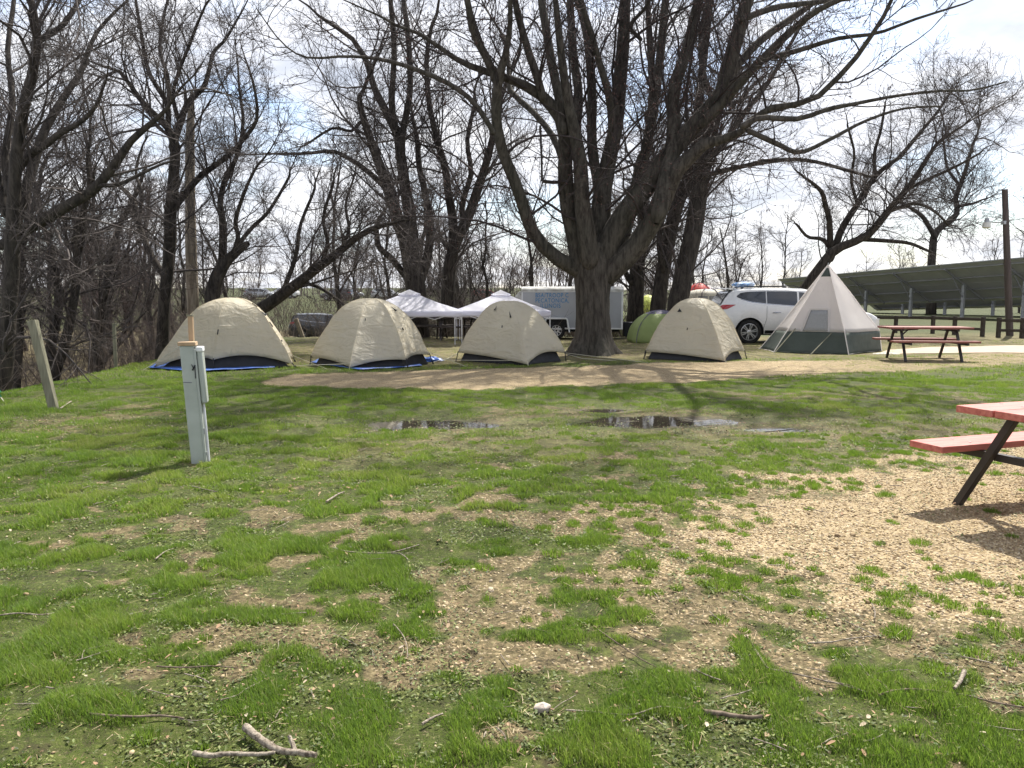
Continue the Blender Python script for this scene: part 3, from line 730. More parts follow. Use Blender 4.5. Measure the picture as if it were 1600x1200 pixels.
def tree_object(name, base, trunk_parts, crown_parts, bm='bark', tm='twig', buds=None, tf=None):
    rt = root(name, None, None, base)
    off = np.array(base)
    V, Q = join(trunk_parts); o = mobj('trunk', np_mesh('trunk', V - off, Q, bm), rt)
    V, Q = join(crown_parts); o2 = mobj('crown', np_mesh('crown', V - off, Q, tm, True), rt)
    if buds is not None:
        V, Q = buds; mobj('buds', np_mesh('buds', V - off, [Q], 'bud', False), o2)
    return rt

def fleshed(name, base, limbs, cfg, seed, bm='bark', tm='twig', trunk_extra=(), budn=0, exts=None, label='', cat='tree', group=None, sides=9, top=None):
    """limbs: list of (pts, Y0, dy, ext). cfg = per level dict"""
    r = np.random.default_rng(seed)
    Ls = [limb(p, Y0, dy, 26, ext, r) for p, Y0, dy, ext in limbs]
    tp = [rough_tube(P, R, sides, .05, seed + i) for i, (P, R) in enumerate(Ls)] + list(trunk_extra)
    P = np.stack([l[0] for l in Ls]); R = np.stack([l[1] for l in Ls])
    cr = []; lastP = None
    for lv in cfg:
        sd = lv.pop('sides', 3)
        P, R = grow(P, R, r=r, **lv); lv['sides'] = sd
        cr.append(tubes(P, R, sd))
    if top:
        P0, R0 = np.stack([l[0] for l in Ls]), np.stack([l[1] for l in Ls])
        up = P0[:, -1, 2] > base[2] + 8.5; A_, B_ = P0[up], R0[up]
        for k_, (nn, lr_, rm_, lm_) in enumerate(top):
            A_, B_ = grow(A_, B_, nn, r, .80 if k_ == 0 else .1, 1, (22, 65), lr_, 6, .14, .05, .007, rm_, lmax=lm_); cr.append(tubes(A_, B_, 3))
    buds = None
    if budn:
        b = r.integers(0, len(P), budn); t = .35 + .65 * r.random(budn)
        f = t * (P.shape[1] - 1); i = np.minimum(f.astype(int), P.shape[1] - 2); u = (f - i)[:, None]
        c = P[b, i] * (1 - u) + P[b, i + 1] * u
        O = np.array([(1, 0, 0), (0, 1, 0), (-1, 0, 0), (0, -1, 0), (0, 0, 1.5), (0, 0, -1.5)], float)
        OF = np.array([(0, 1, 4), (1, 2, 4), (2, 3, 4), (3, 0, 4), (1, 0, 5), (2, 1, 5), (3, 2, 5), (0, 3, 5)])
        s = .008 + .008 * r.random(budn)
        V = (c[:, None] + O[None] * s[:, None, None] + (r.random((budn, 1, 3)) - .5) * .006).reshape(-1, 3)
        buds = (V, (np.arange(budn)[:, None, None] * 6 + OF[None]).reshape(-1, 3))
    rt = tree_object(name, base, tp, cr, bm, tm, buds)
    tag(rt, label, cat, group); return rt

# ---------------------------------------------------------------- the big maple
MY = 19.6
mb_ = gp(927, 553); base = (at(927, 553, MY).x, MY, hz(mb_.x, MY) - .05)
tP, tR = [], []
for px, py, hw in [(926, 556, 36), (926, 545, 34), (926, 530, 31), (926, 510, 29.5), (926, 485, 29), (926, 460, 30), (926, 440, 32.5), (927, 420, 34), (929, 400, 30), (931, 380, 22)]:
    p = at(px, py, MY); tP.append(p); tR.append(hw * MY / F * .87)
tP, tR = resample(tP, tR, 34)
trunk = rough_tube(tP, tR, 40, .05, 3, (.34, 5, .75))
LM = [
 ([(915, 428, 15), (907, 422, 13.5), (880, 410, 11.2), (850, 386, 10.4), (829, 356, 9.8), (817, 320, 9.2), (802, 278, 8.8), (787, 242, 8.6), (777, 200, 7.8), (775, 165, 7.5), (779, 124, 7), (790, 85, 5), (797, 40, 4), (797, 0, 3.4)], MY, -2.6, 3.5),
 ([(777, 130, 6.5), (760, 90, 6), (741, 52, 5.5), (730, 0, 4.5)], MY - 1.6, -.9, 3.5),
 ([(906, 410, 18), (904, 396, 14), (895, 356, 12.5), (886, 314, 12), (883, 260, 11), (884, 235, 10.5), (880, 195, 10), (865, 169, 9.5), (842, 146, 8), (805, 127, 6.5), (775, 117, 5.5), (730, 101, 4.5), (700, 84, 3.6), (662, 56, 2.8), (620, 40, 2)], MY, -2.2, 1.5),
 ([(880, 200, 7.5), (876, 165, 7), (861, 94, 6.5), (852, 37, 6), (846, 0, 5.5)], MY - 1.0, .8, 4.5),
 ([(848, 150, 6), (836, 110, 6), (824, 75, 5.6), (809, 22, 5), (805, 0, 4.6)], MY - 1.2, -.7, 4),
 ([(908, 395, 12), (910, 337, 9), (906, 262, 8.5), (899, 210, 8), (904, 150, 7), (895, 75, 6), (891, 0, 5.2)], MY + .3, 1.8, 4.5),
 ([(921, 400, 16), (916, 360, 14), (910, 320, 12), (907, 260, 11), (900, 218, 9.5), (888, 160, 7), (880, 110, 6), (872, 40, 5), (868, 0, 4.4)], MY - .4, -1.6, 4),
 ([(935, 400, 18), (937, 368, 16), (941, 305, 14), (949, 260, 12), (955, 292 - 60, 11.5), (962, 195, 11), (970, 112, 10), (975, 50, 9), (977, 0, 8)], MY + .2, .9, 5.5),
 ([(940, 310, 9), (934, 284, 8), (925, 225, 7.5), (925, 150, 7), (918, 60, 6), (902, 0, 5)], MY + .2, 1.6, 4),
 ([(953, 250, 6), (956, 200, 6), (951, 150, 5.5), (932, 82, 5), (914, 22, 4.4), (905, -10, 4)], MY + .3, -1.3, 3.5),
 ([(940, 408, 22), (949, 386, 19), (970, 344, 17), (994, 311, 16), (1018, 278, 15), (1048, 238, 14), (1088, 192, 12.5), (1127, 144, 10.5), (1145, 87, 9.5), (1162, 26, 8.5), (1171, -10, 8)], MY, -1.2, 5),
 ([(945, 425, 24), (961, 414, 20), (988, 392, 17), (1009, 362, 16), (1030, 326, 15), (1045, 290, 13), (1060, 262, 12), (1085, 240, 10), (1110, 220, 8.5), (1145, 215, 5), (1171, 192, 5), (1197, 171, 5), (1241, 164, 4.6), (1281, 149, 4.3), (1316, 114, 4), (1346, 79, 3.6), (1372, 39, 3.2), (1390, 9, 2.8)], MY, -3.0, 1.5),
 ([(1030, 330, 13), (1036, 300, 12), (1044, 262, 11), (1053, 210, 10.5), (1053, 140, 9.5), (1066, 100, 8.5), (1078, 60, 8), (1092, 0, 7.5)], MY - .8, 1.2, 4.5),
 ([(962, 395, 13), (980, 345, 11), (994, 290, 9), (1002, 250, 8), (1009, 235, 7.5), (1020, 180, 7), (1027, 131, 6.5), (1036, 44, 6), (1040, 0, 5.5)], MY + .5, 1.9, 4),
 ([(1100, 190, 8), (1125, 165, 7.5), (1162, 122, 7), (1197, 87, 6.4), (1232, 52, 5.6), (1276, 17, 4.6), (1330, -8, 3.6)], MY - .9, -2.2, 2.5),
 ([(1118, 155, 6), (1150, 105, 6), (1190, 62, 5.5), (1235, 30, 5), (1290, -12, 4)], MY - .8, .9, 2.5),
 ([(1163, 196, 4.6), (1189, 184, 4.4), (1245, 186, 3.8), (1294, 171, 3.2), (1337, 162, 2.7), (1400, 150, 2.2), (1469, 142, 1.8), (1520, 141, 1.3), (1574, 127, .9)], MY - 2.2, -1.6, .0),
 ([(1171, 205, 4), (1215, 225, 4), (1250, 238, 3.4), (1300, 216, 2.8), (1350, 190, 2.3), (1410, 170, 1.8), (1470, 166, 1.2)], MY - 2.0, .8, 0),
 ([(1205, 90, 4.2), (1250, 78, 3.6), (1310, 60, 3), (1370, 52, 2.4), (1430, 30, 2), (1500, 8, 1.3)], MY - 1.6, -1.2, .5),
 ([(1160, 30, 5), (1210, 12, 4.4), (1270, 4, 3.6), (1340, -4, 2.6)], MY - 1.2, 1.2, 1),
 ([(770, 205, 4), (740, 160, 4), (700, 130, 3.6), (640, 105, 3.2), (590, 92, 2.6), (540, 88, 2), (480, 90, 1.5), (440, 66, 1.0), (400, 12, .8)], MY - 1.9, -2.4, 0),
 ([(888, 290, 5), (870, 225, 5), (838, 180, 4.4), (805, 150, 4), (795, 130, 3.4)], MY + .8, 2.0, 3),
 ([(1000, 60, 3), (985, 40, 3), (1010, 10, 2.4), (1018, -20, 2)], MY + .5, -1, 2),
]
cfg = [dict(n=230, t0=.2, t1=1, ang=(28, 70), lr=.34, npt=10, wig=.13, up=.05, kr=.0088, rmin=.011, lmax=4.4, sides=5),
       dict(n=1750, t0=.12, t1=1, ang=(28, 66), lr=.45, npt=7, wig=.12, up=.04, kr=.0065, rmin=.0068, lmax=1.8, sides=4),
       dict(n=11500, t0=.1, t1=1, ang=(26, 66), lr=.42, npt=5, wig=.14, up=.06, kr=.006, rmin=.0047, lmax=.75, sides=3)]
fleshed('maple_tree', base, [(p, Y0, dy, e * 1.3) for p, Y0, dy, e in LM], cfg, 42, 'bark', 'twig', [trunk], 15000, top=[(190, .5, .018, 3.6), (1700, .45, .011, 2.2), (11000, .45, .008, 1.0)],
        label='huge bare maple with thick many-limbed trunk between the third and fourth tan tents', cat='tree', sides=14)
# bracket of iron caught in the maple
mb = MB()
a_ = lambda x, y: at(x, y, MY - .6)
mb.tube([a_(844, 196), a_(846, 240), a_(847, 283)], .030, 6); mb.tube([a_(847, 283), a_(864, 285), a_(888, 284)], .045, 6)
tag(build('hanging_bracket', mb, 'dark_steel'), 'dark angled iron bracket sticking out from the left limbs of the big maple', 'bracket')

# ---------------------------------------------------------------- traced neighbours
def cfgs(k=1.0, a=140, b=1150, c=6800, rm=.010, wig=.17, lr=(.42, .45, .45), lm=(3.6, 1.6, .75), up=.05, ang=(25, 65)):
    return [dict(n=int(a * k), t0=.22, t1=1, ang=ang, lr=lr[0], npt=8, wig=wig, up=up, kr=.0095, rmin=rm * 1.2, lmax=lm[0], sides=4),
            dict(n=int(b * k), t0=.12, t1=1, ang=ang, lr=lr[1], npt=6, wig=wig, up=up, kr=.0075, rmin=rm * .78, lmax=lm[1], sides=3),
            dict(n=int(c * k), t0=.1, t1=1, ang=ang, lr=lr[2], npt=4, wig=wig, up=up, kr=.006, rmin=rm * .52, lmax=lm[2], sides=3)]
def traced(name, Y, bp, limbs, seed, label, cfg, bm='bark2', tm='twig2', group=None, down=.35, sides=9):
    b = at(bp[0], bp[1], Y); z = hz(b.x, Y)
    out = []
    for i, (pts, dy, ext, *y0) in enumerate(limbs):
        Y0 = Y + (y0[0] if y0 else 0)
        if i == 0 or (len(y0) > 1):   # goes to the ground
            f0 = pts[0]; w = at(f0[0], f0[1], Y0)
            # add a foot point in the ground
            dz = w.z - (z - down)
            pyg = f0[1] + dz * F / Y0
            pts = [(f0[0] - (pts[1][0] - f0[0]) * .15, pyg, f0[2] * 1.35)] + list(pts) if dz > .3 else pts
        out.append((pts, Y0, dy, ext))
    return fleshed(name, (b.x, Y, z), out, cfg, seed, bm, tm, label=label, group=group, sides=sides)

traced('ash_tree', 14.0, (10, 610), [
 ([(4, 606, 14), (8, 560, 12.5), (12, 500, 11.5), (17, 445, 11), (20, 375, 10.5), (22, 300, 9), (26, 240, 8.4), (37, 169, 7.5), (52, 110, 6.5), (58, 62, 6), (52, 20, 5.5), (45, -6, 5)], -.8, 3),
 ([(55, 68, 5), (66, 60, 4.6), (94, 43, 4), (112, 20, 3.6), (126, -4, 3)], .5, 2, -.5),
 ([(10, 380, 9.5), (30, 364, 9), (75, 340, 8.5), (110, 318, 8), (142, 300, 7.5), (168, 272, 6.5), (187, 246, 6), (205, 220, 5.2), (225, 202, 4.6), (245, 185, 3.4), (262, 168, 2.6)], -1.2, 1.2),
 ([(160, 290, 3.4), (185, 288, 3), (210, 277, 2.6), (247, 259, 2), (275, 250, 1.2)], .6, 0, -1.0),
 ([(26, 345, 8), (37, 311, 7.5), (52, 258, 7), (67, 210, 6.5), (84, 178, 5.6), (101, 150, 5), (127, 112, 4), (136, 85, 3.4), (150, 52, 2.8), (176, 22, 2.2)], 1.8, 1.2),
 ([(30, 262, 6.5), (49, 240, 6), (72, 226, 5.2), (94, 208, 4.6), (127, 190, 3.6), (150, 165, 2.8), (160, 140, 2)], -1.8, .8),
 ([(8, 330, 7), (-10, 250, 7), (-20, 150, 6), (-30, 40, 5)], .8, 2),
 ([(14, 300, 6), (8, 240, 5), (20, 160, 4.4), (12, 80, 3.6), (22, 0, 3)], 1.4, 2)],
 101, 'large bare tree at the left edge whose long limb reaches right over the bank', cfgs(.8, rm=.006, wig=.2))
traced('twin_stem_tree', 17.0, (85, 595), [
 ([(84, 590, 8), (94, 560, 7.5), (103, 530, 7), (112, 490, 6.5), (119, 445, 6), (121, 410, 5.6), (118, 375, 5), (126, 340, 4.4), (140, 300, 3.4), (136, 250, 2.4)], -.6, 2),
 ([(80, 585, 8), (80, 540, 8), (90, 492, 7), (92, 455, 6.4), (84, 420, 5.4), (78, 380, 4.6), (66, 350, 3.8), (60, 300, 3), (70, 250, 2.2)], 1.0, 2, 0, 1),
 ([(118, 440, 3), (110, 410, 3), (104, 375, 2.6), (98, 330, 2)], 1, 1),
 ([(121, 410, 3), (132, 370, 3), (130, 320, 2.4), (146, 280, 1.8)], -1, 1)],
 102, 'dark forked tree with two crooked stems behind the leaning grey post', cfgs(.7, rm=.0075, wig=.22))
traced('crooked_tree', 16.0, (30, 600), [
 ([(24, 600, 8), (27, 560, 7.5), (30, 510, 7), (33, 460, 6.5), (31, 410, 6), (38, 365, 5), (46, 330, 4), (44, 270, 3)], .8, 2)],
 103, 'slim crooked tree just right of the trunk at the left edge', cfgs(.45, rm=.0075, wig=.22))
traced('forked_tree', 21.0, (256, 550), [
 ([(254, 545, 10), (255, 510, 9), (257, 462, 8.8), (262, 425, 9), (266, 380, 9), (266, 337, 8.8), (270, 290, 8), (274, 240, 7.5), (272, 222, 7.2), (262, 200, 5.5), (247, 184, 5), (225, 163, 4), (205, 135, 3.2), (187, 112, 2.6), (165, 105, 1.8)], -1.6, 1),
 ([(270, 228, 6), (280, 198, 5), (292, 163, 4.6), (306, 148, 4), (319, 135, 3.6), (328, 105, 3), (333, 82, 2.6), (352, 62, 2.2), (371, 30, 1.6)], 1.6, 1.5),
 ([(262, 205, 4.4), (262, 165, 4), (248, 140, 3.6), (232, 112, 3.2), (225, 80, 2.8), (219, 40, 2.4), (212, 0, 2)], -.8, 1.5),
 ([(264, 160, 3.4), (262, 120, 3), (250, 80, 2.6), (255, 30, 2), (262, 0, 1.8)], .9, 1.5),
 ([(280, 190, 3.4), (270, 150, 3), (280, 110, 2.6), (300, 60, 2), (320, 10, 1.6)], -1.4, 1.2),
 ([(268, 330, 6), (277, 318, 5.2), (311, 277, 4.6), (340, 256, 4), (362, 238, 3.6), (390, 206, 3), (402, 182, 2.6), (398, 140, 2), (388, 105, 1.5)], -1.3, .8),
 ([(262, 432, 6.5), (247, 418, 5.5), (232, 390, 4.8), (218, 356, 4.4), (211, 322, 4), (200, 302, 3.4), (187, 290, 2.8), (172, 262, 2)], .9, .8),
 ([(219, 330, 2.6), (222, 300, 2.4), (212, 270, 2), (222, 230, 1.6)], .9, 1)],
 104, 'tall dark tree forking high up, rising behind the left side of the first tan tent', cfgs(1.25, rm=.0085, wig=.19))
traced('broken_tree', 20.5, (335, 540), [
 ([(332, 480, 12), (333, 455, 11), (340, 430, 10), (352, 410, 8.5), (366, 397, 7), (382, 384, 5.5), (388, 380, 4)], -.6, 0),
 ([(346, 420, 6), (348, 380, 5.4), (347, 340, 5), (344, 316, 4.4), (352, 280, 3.8), (372, 240, 3.2), (380, 190, 2.6), (374, 140, 2)], .8, 1.5),
 ([(364, 400, 4), (372, 370, 3.6), (368, 345, 3.2), (382, 300, 2.6), (400, 262, 2)], -.8, 1.5),
 ([(352, 410, 4), (390, 360, 3.2), (420, 330, 2.6), (450, 280, 2)], 1.2, 1)],
 105, 'leaning dark tree with a snapped stub, behind the peak of the first tan tent', cfgs(.7, rm=.0085, wig=.2))
traced('leaning_tree', 22.0, (398, 500), [
 ([(402, 492, 10), (415, 479, 9.5), (440, 461, 9), (469, 440, 8), (498, 417, 7.2), (525, 397, 6.4), (548, 378, 5.6), (566, 366, 4.8), (590, 354, 4), (612, 350, 2.6)], -1.5, .8),
 ([(440, 461, 4), (452, 430, 3.6), (462, 400, 3.2), (470, 350, 2.6), (490, 300, 2)], 1, 1),
 ([(500, 416, 3.6), (512, 380, 3), (505, 340, 2.6), (520, 290, 2)], -1, 1),
 ([(530, 394, 3), (545, 360, 2.6), (540, 320, 2), (552, 280, 1.6)], .8, 1),
 ([(470, 440, 3), (500, 450, 2.6), (530, 470, 2), (552, 492, 1.4)], -.5, 0)],
 106, 'low tree leaning far to the right between the first and second tan tents', cfgs(.75, rm=.0085, wig=.2))
traced('multi_stem_tree', 29.0, (650, 492), [
 ([(650, 480, 17), (650, 455, 16), (646, 430, 15), (640, 396, 14), (632, 370, 11), (622, 345, 9.5), (614, 319, 9), (604, 290, 8), (595, 262, 7.4), (584, 235, 6.6), (576, 210, 6), (566, 180, 5), (561, 155, 4), (568, 140, 3)], -1.5, 2),
 ([(645, 400, 11), (642, 350, 9.5), (634, 300, 8.5), (629, 262, 8), (624, 230, 7.4), (621, 210, 7), (606, 180, 6), (596, 160, 5.6), (587, 142, 5.2), (578, 115, 4.6), (572, 94, 4.4), (550, 60, 3.6), (518, 38, 3), (500, 26, 2)], 1.2, 2),
 ([(628, 235, 5.5), (629, 205, 5.2), (640, 150, 4.6), (640, 94, 4.4), (636, 40, 4), (630, 0, 3.6)], 1.6, 3),
 ([(618, 200, 5), (612, 160, 4.6), (616, 75, 4.2), (610, 0, 3.6)], -.8, 3),
 ([(607, 300, 5), (595, 286, 4.6), (575, 268, 4), (557, 255, 3.6), (535, 242, 3.2), (516, 236, 2.8), (475, 240, 2.4), (422, 240, 1.6)], -1.5, .5),
 ([(645, 448, 5.5), (632, 430, 5), (612, 404, 4.8), (592, 386, 4.6), (589, 368, 4), (589, 350, 3.4), (600, 330, 2)], -1, .5),
 ([(655, 440, 9), (668, 400, 7), (672, 350, 6), (664, 300, 5.2), (655, 262, 4.6), (652, 220, 4)], 1.5, 2.5),
 ([(576, 215, 3.6), (566, 190, 3.2), (548, 205, 2.4), (520, 200, 2), (480, 225, 1.6)], -.6, .5)],
 107, 'thick many-stemmed tree rising behind the left white canopy', cfgs(1.15, rm=.011, lm=(4.6, 2.1, 1.0)))
traced('fork_tree', 30.0, (702, 492), [
 ([(700, 480, 11), (701, 440, 10), (706, 400, 9.5), (715, 370, 9), (727, 350, 8), (737, 325, 7.4), (745, 300, 7), (755, 270, 6), (764, 240, 5.4), (772, 205, 5), (776, 180, 4), (790, 130, 3)], -1, 2.5),
 ([(706, 402, 8), (708, 370, 7.4), (707, 337, 7), (700, 300, 6), (696, 262, 5.4), (686, 230, 5), (681, 210, 4.6), (672, 170, 4.2), (666, 105, 3.8), (672, 50, 3)], 1.2, 2.5),
 ([(727, 352, 5), (722, 320, 4.4), (736, 270, 4), (730, 220, 3.4), (742, 160, 2.8)], 1.4, 2)],
 108, 'dark forked tree between the two white canopy peaks', cfgs(.8, rm=.011, lm=(4.4, 2.0, 1.0)))
traced('oak_tree', 27.0, (1060, 486), [
 ([(1059, 482, 16), (1062, 460, 15), (1070, 420, 14.5), (1078, 385, 14), (1085, 350, 13.5), (1092, 306, 13), (1100, 245, 12), (1110, 205, 11), (1119, 175, 10), (1130, 130, 9.5), (1140, 90, 9), (1157, 30, 8), (1168, -8, 7.4)], 1.2, 5),
 ([(1100, 274, 4.6), (1115, 271, 4), (1160, 260, 3.6), (1220, 250, 3.2), (1270, 252, 2.9), (1330, 268, 2.4), (1362, 277, 1.8)], -1.8, 0),
 ([(1104, 250, 5), (1130, 226, 4.6), (1160, 180, 4), (1200, 130, 3.2), (1240, 60, 2.6)], 2, 1.5),
 ([(1120, 170, 5), (1100, 120, 4.6), (1095, 60, 4), (1105, 0, 3.4)], 1.5, 2.5)],
 109, 'tall straight oak leaning slightly right, rising from behind the fourth tan tent', cfgs(1.0, rm=.010, lm=(4.6, 2.1, .95)))
traced('oak_tree', 28.5, (1028, 488), [
 ([(1028, 482, 12), (1033, 440, 11), (1040, 400, 10.5), (1050, 350, 10), (1060, 315, 9.6), (1075, 284, 9), (1086, 245, 8), (1090, 190, 7), (1096, 120, 6), (1106, 40, 5)], 1.5, 4),
 ([(1036, 420, 5), (1030, 380, 4.4), (1034, 330, 4), (1026, 260, 3.4)], -1, 2)],
 110, 'slimmer of the two leaning oaks, its trunk right behind the green dome tent', cfgs(.7, rm=.0105, lm=(4, 2, .95)))
traced('background_trunk_tree', 29.5, (995, 500), [
 ([(993, 500, 13), (994, 460, 12), (996, 420, 11.5), (1000, 380, 10), (1008, 340, 9), (1002, 290, 8), (1010, 230, 7), (1020, 150, 6), (1015, 60, 5)], 1.5, 3),
 ([(985, 440, 4.4), (975, 420, 4), (962, 380, 3.2), (950, 330, 2.6)], .8, 1)],
 111, 'dark thick trunk just right of the grey trailer', cfgs(.6, rm=.0105, lm=(4, 2, .95)))
traced('wide_crown_tree', 31.0, (1262, 500), [
 ([(1240, 478, 10), (1256, 455, 9), (1268, 437, 8.6), (1282, 418, 8.2), (1294, 402, 8), (1306, 389, 7.2), (1330, 380, 6), (1355, 368, 6), (1372, 350, 5.6), (1386, 332, 5.2), (1400, 315, 5), (1416, 297, 4.6), (1434, 271, 3.8), (1452, 242, 3), (1469, 219, 2.4), (1500, 200, 1.8)], -1.5, 1),
 ([(1304, 392, 6), (1310, 370, 5.4), (1322, 345, 5), (1337, 324, 4.6), (1352, 298, 4.2), (1368, 275, 3.8), (1387, 258, 3.4), (1407, 245, 3), (1430, 216, 2.6), (1451, 192, 2.2), (1470, 168, 1.8), (1482, 149, 1.5)], 1.5, .8),
 ([(1298, 400, 6), (1297, 380, 5), (1296, 345, 4.2), (1290, 322, 3.8), (1285, 302, 3.4), (1272, 288, 2.6), (1258, 278, 2)], -.9, .8),
 ([(1300, 392, 4), (1285, 374, 3), (1262, 370, 2.4), (1246, 352, 1.8)], -.6, .3),
 ([(1345, 374, 3.6), (1380, 376, 3.2), (1420, 380, 2.6), (1450, 392, 2)], -1, .3),
 ([(1368, 275, 2.8), (1366, 240, 2.4), (1376, 205, 2), (1382, 170, 1.6)], .8, .8),
 ([(1416, 297, 2.8), (1450, 280, 2.4), (1490, 262, 2), (1530, 240, 1.4)], -.8, .6),
 ([(1390, 330, 3), (1430, 318, 2.4), (1460, 330, 2), (1480, 350, 1.4)], .8, .4),
 ([(1340, 320, 2.6), (1330, 280, 2.2), (1335, 240, 1.8), (1325, 200, 1.4)], -1, .8)],
 112, 'spreading bare tree leaning right out of the teepee tent top', cfgs(1.3, rm=.0095, wig=.2, up=.07, lm=(3.2, 1.7, .85)))
traced('curved_tree', 62.0, (1456, 492), [
 ([(1455, 420, 6), (1457, 395, 5.6), (1460, 367, 5.2), (1474, 352, 4.6), (1486, 345, 4.4), (1496, 330, 4), (1493, 310, 3.6), (1500, 290, 3.4), (1510, 262, 2.8), (1520, 225, 2)], 1, 4),
 ([(1460, 368, 4), (1450, 352, 3.4), (1440, 337, 3), (1418, 322, 2.4), (1400, 312, 1.8)], -1, 3),
 ([(1498, 322, 2.6), (1520, 318, 2), (1535, 312, 1.4)], .5, 2),
 ([(1500, 290, 2.4), (1480, 262, 2), (1475, 225, 1.6)], 1, 3)],
 113, 'bare tree with an S-bent limb standing beyond the solar panels', cfgs(.8, rm=.020, wig=.2, lm=(5.5, 3, 1.5)))

# dead pale snag behind the first tent
b = at(300, 470, 24); zz = hz(b.x, 24)
P_, R_a = resample([(b.x, 24, zz - .3), tuple(at(299, 400, 24)), tuple(at(297, 300, 24)), tuple(at(297, 220, 24)), tuple(at(299, 165, 24)), tuple(at(300, 142, 24))], [.19, .17, .15, .13, .10, .03], 26)
V, Q = rough_tube(P_, R_a, 12, .06, 8)
rt = root('dead_tree', 'pale dead trunk without branches, standing straight behind the first tan tent', 'tree', (b.x, 24, zz))
mobj('trunk', np_mesh('trunk', V - np.array([b.x, 24, zz]), [Q], 'dead_bark'), rt)

# ---------------------------------------------------------------- generic woodland trees
def gen_tree(seed, H, kind):
    """local coordinates; returns trunk mesh and crown mesh"""
    r = np.random.default_rng(seed)
    n = 14; z = np.linspace(-.5, 1, n); sw = r.normal(size=2) * .5
    tl = H * (.62 if kind == 'spread' else .9)
    rad = H * (.0085 + .005 * r.random())
    P = np.stack([sw[0] * z ** 2 * (1 if kind == 'slim' else 2.0) + .10 * np.cumsum(r.normal(size=n)), sw[1] * z ** 2 + .10 * np.cumsum(r.normal(size=n)), np.where(z < 0, z, z * tl)], 1)
    P[:, :2] -= P[4:5, :2] * 0
    R = rad * np.clip(1.15 - .85 * np.clip(z, 0, 1), .2, 1.3)
    tp = [rough_tube(P, R, 8, .07, seed)]
    base_P, base_R = P[None], R[None]
    nl = {'slim': 7, 'spread': 7, 'bushy': 10}[kind]
    L0, R0 = grow(base_P, base_R, nl, r, .42 if kind != 'bushy' else .2, .95, (18, 48), .60, 12, .13, .09, .011, .02)
    R0 = np.maximum(R0, .02)
    tp.append(tubes(L0, R0, 6))
    allP = np.concatenate([np.stack([resample(P, R, 12)[0]]), L0]); allR = np.concatenate([resample(P, R, 12)[1][None], R0])
    cr = []
    for lv, (nn, lr, npt, rm, sd, lm) in enumerate([(64, .42, 7, .012, 4, 3.4), (460, .42, 6, .0085, 3, 1.8), (2800, .45, 4, .0064, 3, .9)]):
        allP, allR = grow(allP, allR, nn, r, .18, 1, (25, 62), lr, npt, .18, .05, .0105 if lv == 0 else .008, rm, lmax=lm)
        cr.append(tubes(allP, allR, sd))
    V, Q = join(tp); me1 = np_mesh('trunk', V, Q, 'bark2')
    V, Q = join(cr); me2 = np_mesh('crown', V, Q, 'twig2' if seed % 3 else 'twig3')
    return me1, me2
PROT = [gen_tree(200 + i, [12, 10.5, 13, 9, 11.5, 8][i], ['slim', 'spread', 'spread', 'bushy', 'slim', 'bushy'][i]) for i in range(6)]
def plant(v, x, y, sc, rz, label, group, name='woodland_tree', far=False):
    rt = root(name, label, 'tree', (x, y, hz(x, y)), rz, group); rt.scale = (sc, sc, sc)
    a = mobj('trunk', PROT[v][0], rt); b = mobj('crown', PROT[v][1], rt)
    return rt
r = np.random.default_rng(77)
def zone(cnt, fx, fy, sc, label, group, avoid=()):
    k = 0; tries = 0; pts = []
    while k < cnt and tries < cnt * 40:
        tries += 1
        y = fy(r.random()); x = fx(r.random(), y)
        if any((x - a) ** 2 + (y - b) ** 2 < c for a, b, c in pts): continue
        pts.append((x, y, 1.5)); k += 1
        plant(int(r.integers(0, 6)), x, y, sc[0] + (sc[1] - sc[0]) * r.random(), r.random() * 6.28, label, group)
zone(14, lambda u, y: -.38 * y - 1.5 - u * (.36 * y + 5), lambda u: 20 + u * 24, (.62, 1.0), 'thin bare tree crowded in the dark wood on the left beyond the grass bank', 'crowded trees of the left wood')
zone(23, lambda u, y: -.02 * y - u * (.60 * y), lambda u: 33 + u * 26, (.75, 1.1), 'bare tree in the thicket far behind the first and second tan tents', 'trees behind the tan tents')
zone(10, lambda u, y: -.08 * y + u * .26 * y, lambda u: 36 + u * 22, (.7, 1.0), 'bare tree in the belt behind the white canopies and trailer', 'trees behind canopies and trailer')
zone(9, lambda u, y: .15 * y + u * .17 * y, lambda u: 52 + u * 30, (.62, .95), 'leafless tree in the row far behind the white car', 'trees behind the white car')
for (px, Y, v, s) in [(1222, 75, 0, .86), (1246, 82, 4, .6), (1185, 70, 4, .72), (1150, 66, 0, .7), (1320, 80, 1, .6), (1352, 78, 0, .55), (1402, 90, 3, .9), (1555, 85, 4, .75), (1592, 70, 0, .95), (1530, 100, 3, .7), (1425, 100, 5, .9)]:
    x = at(px, 460, Y).x
    plant(v, x, Y, s, r.random() * 6, 'slender bare tree on the skyline beyond the solar panels and white car', 'skyline trees on the right')

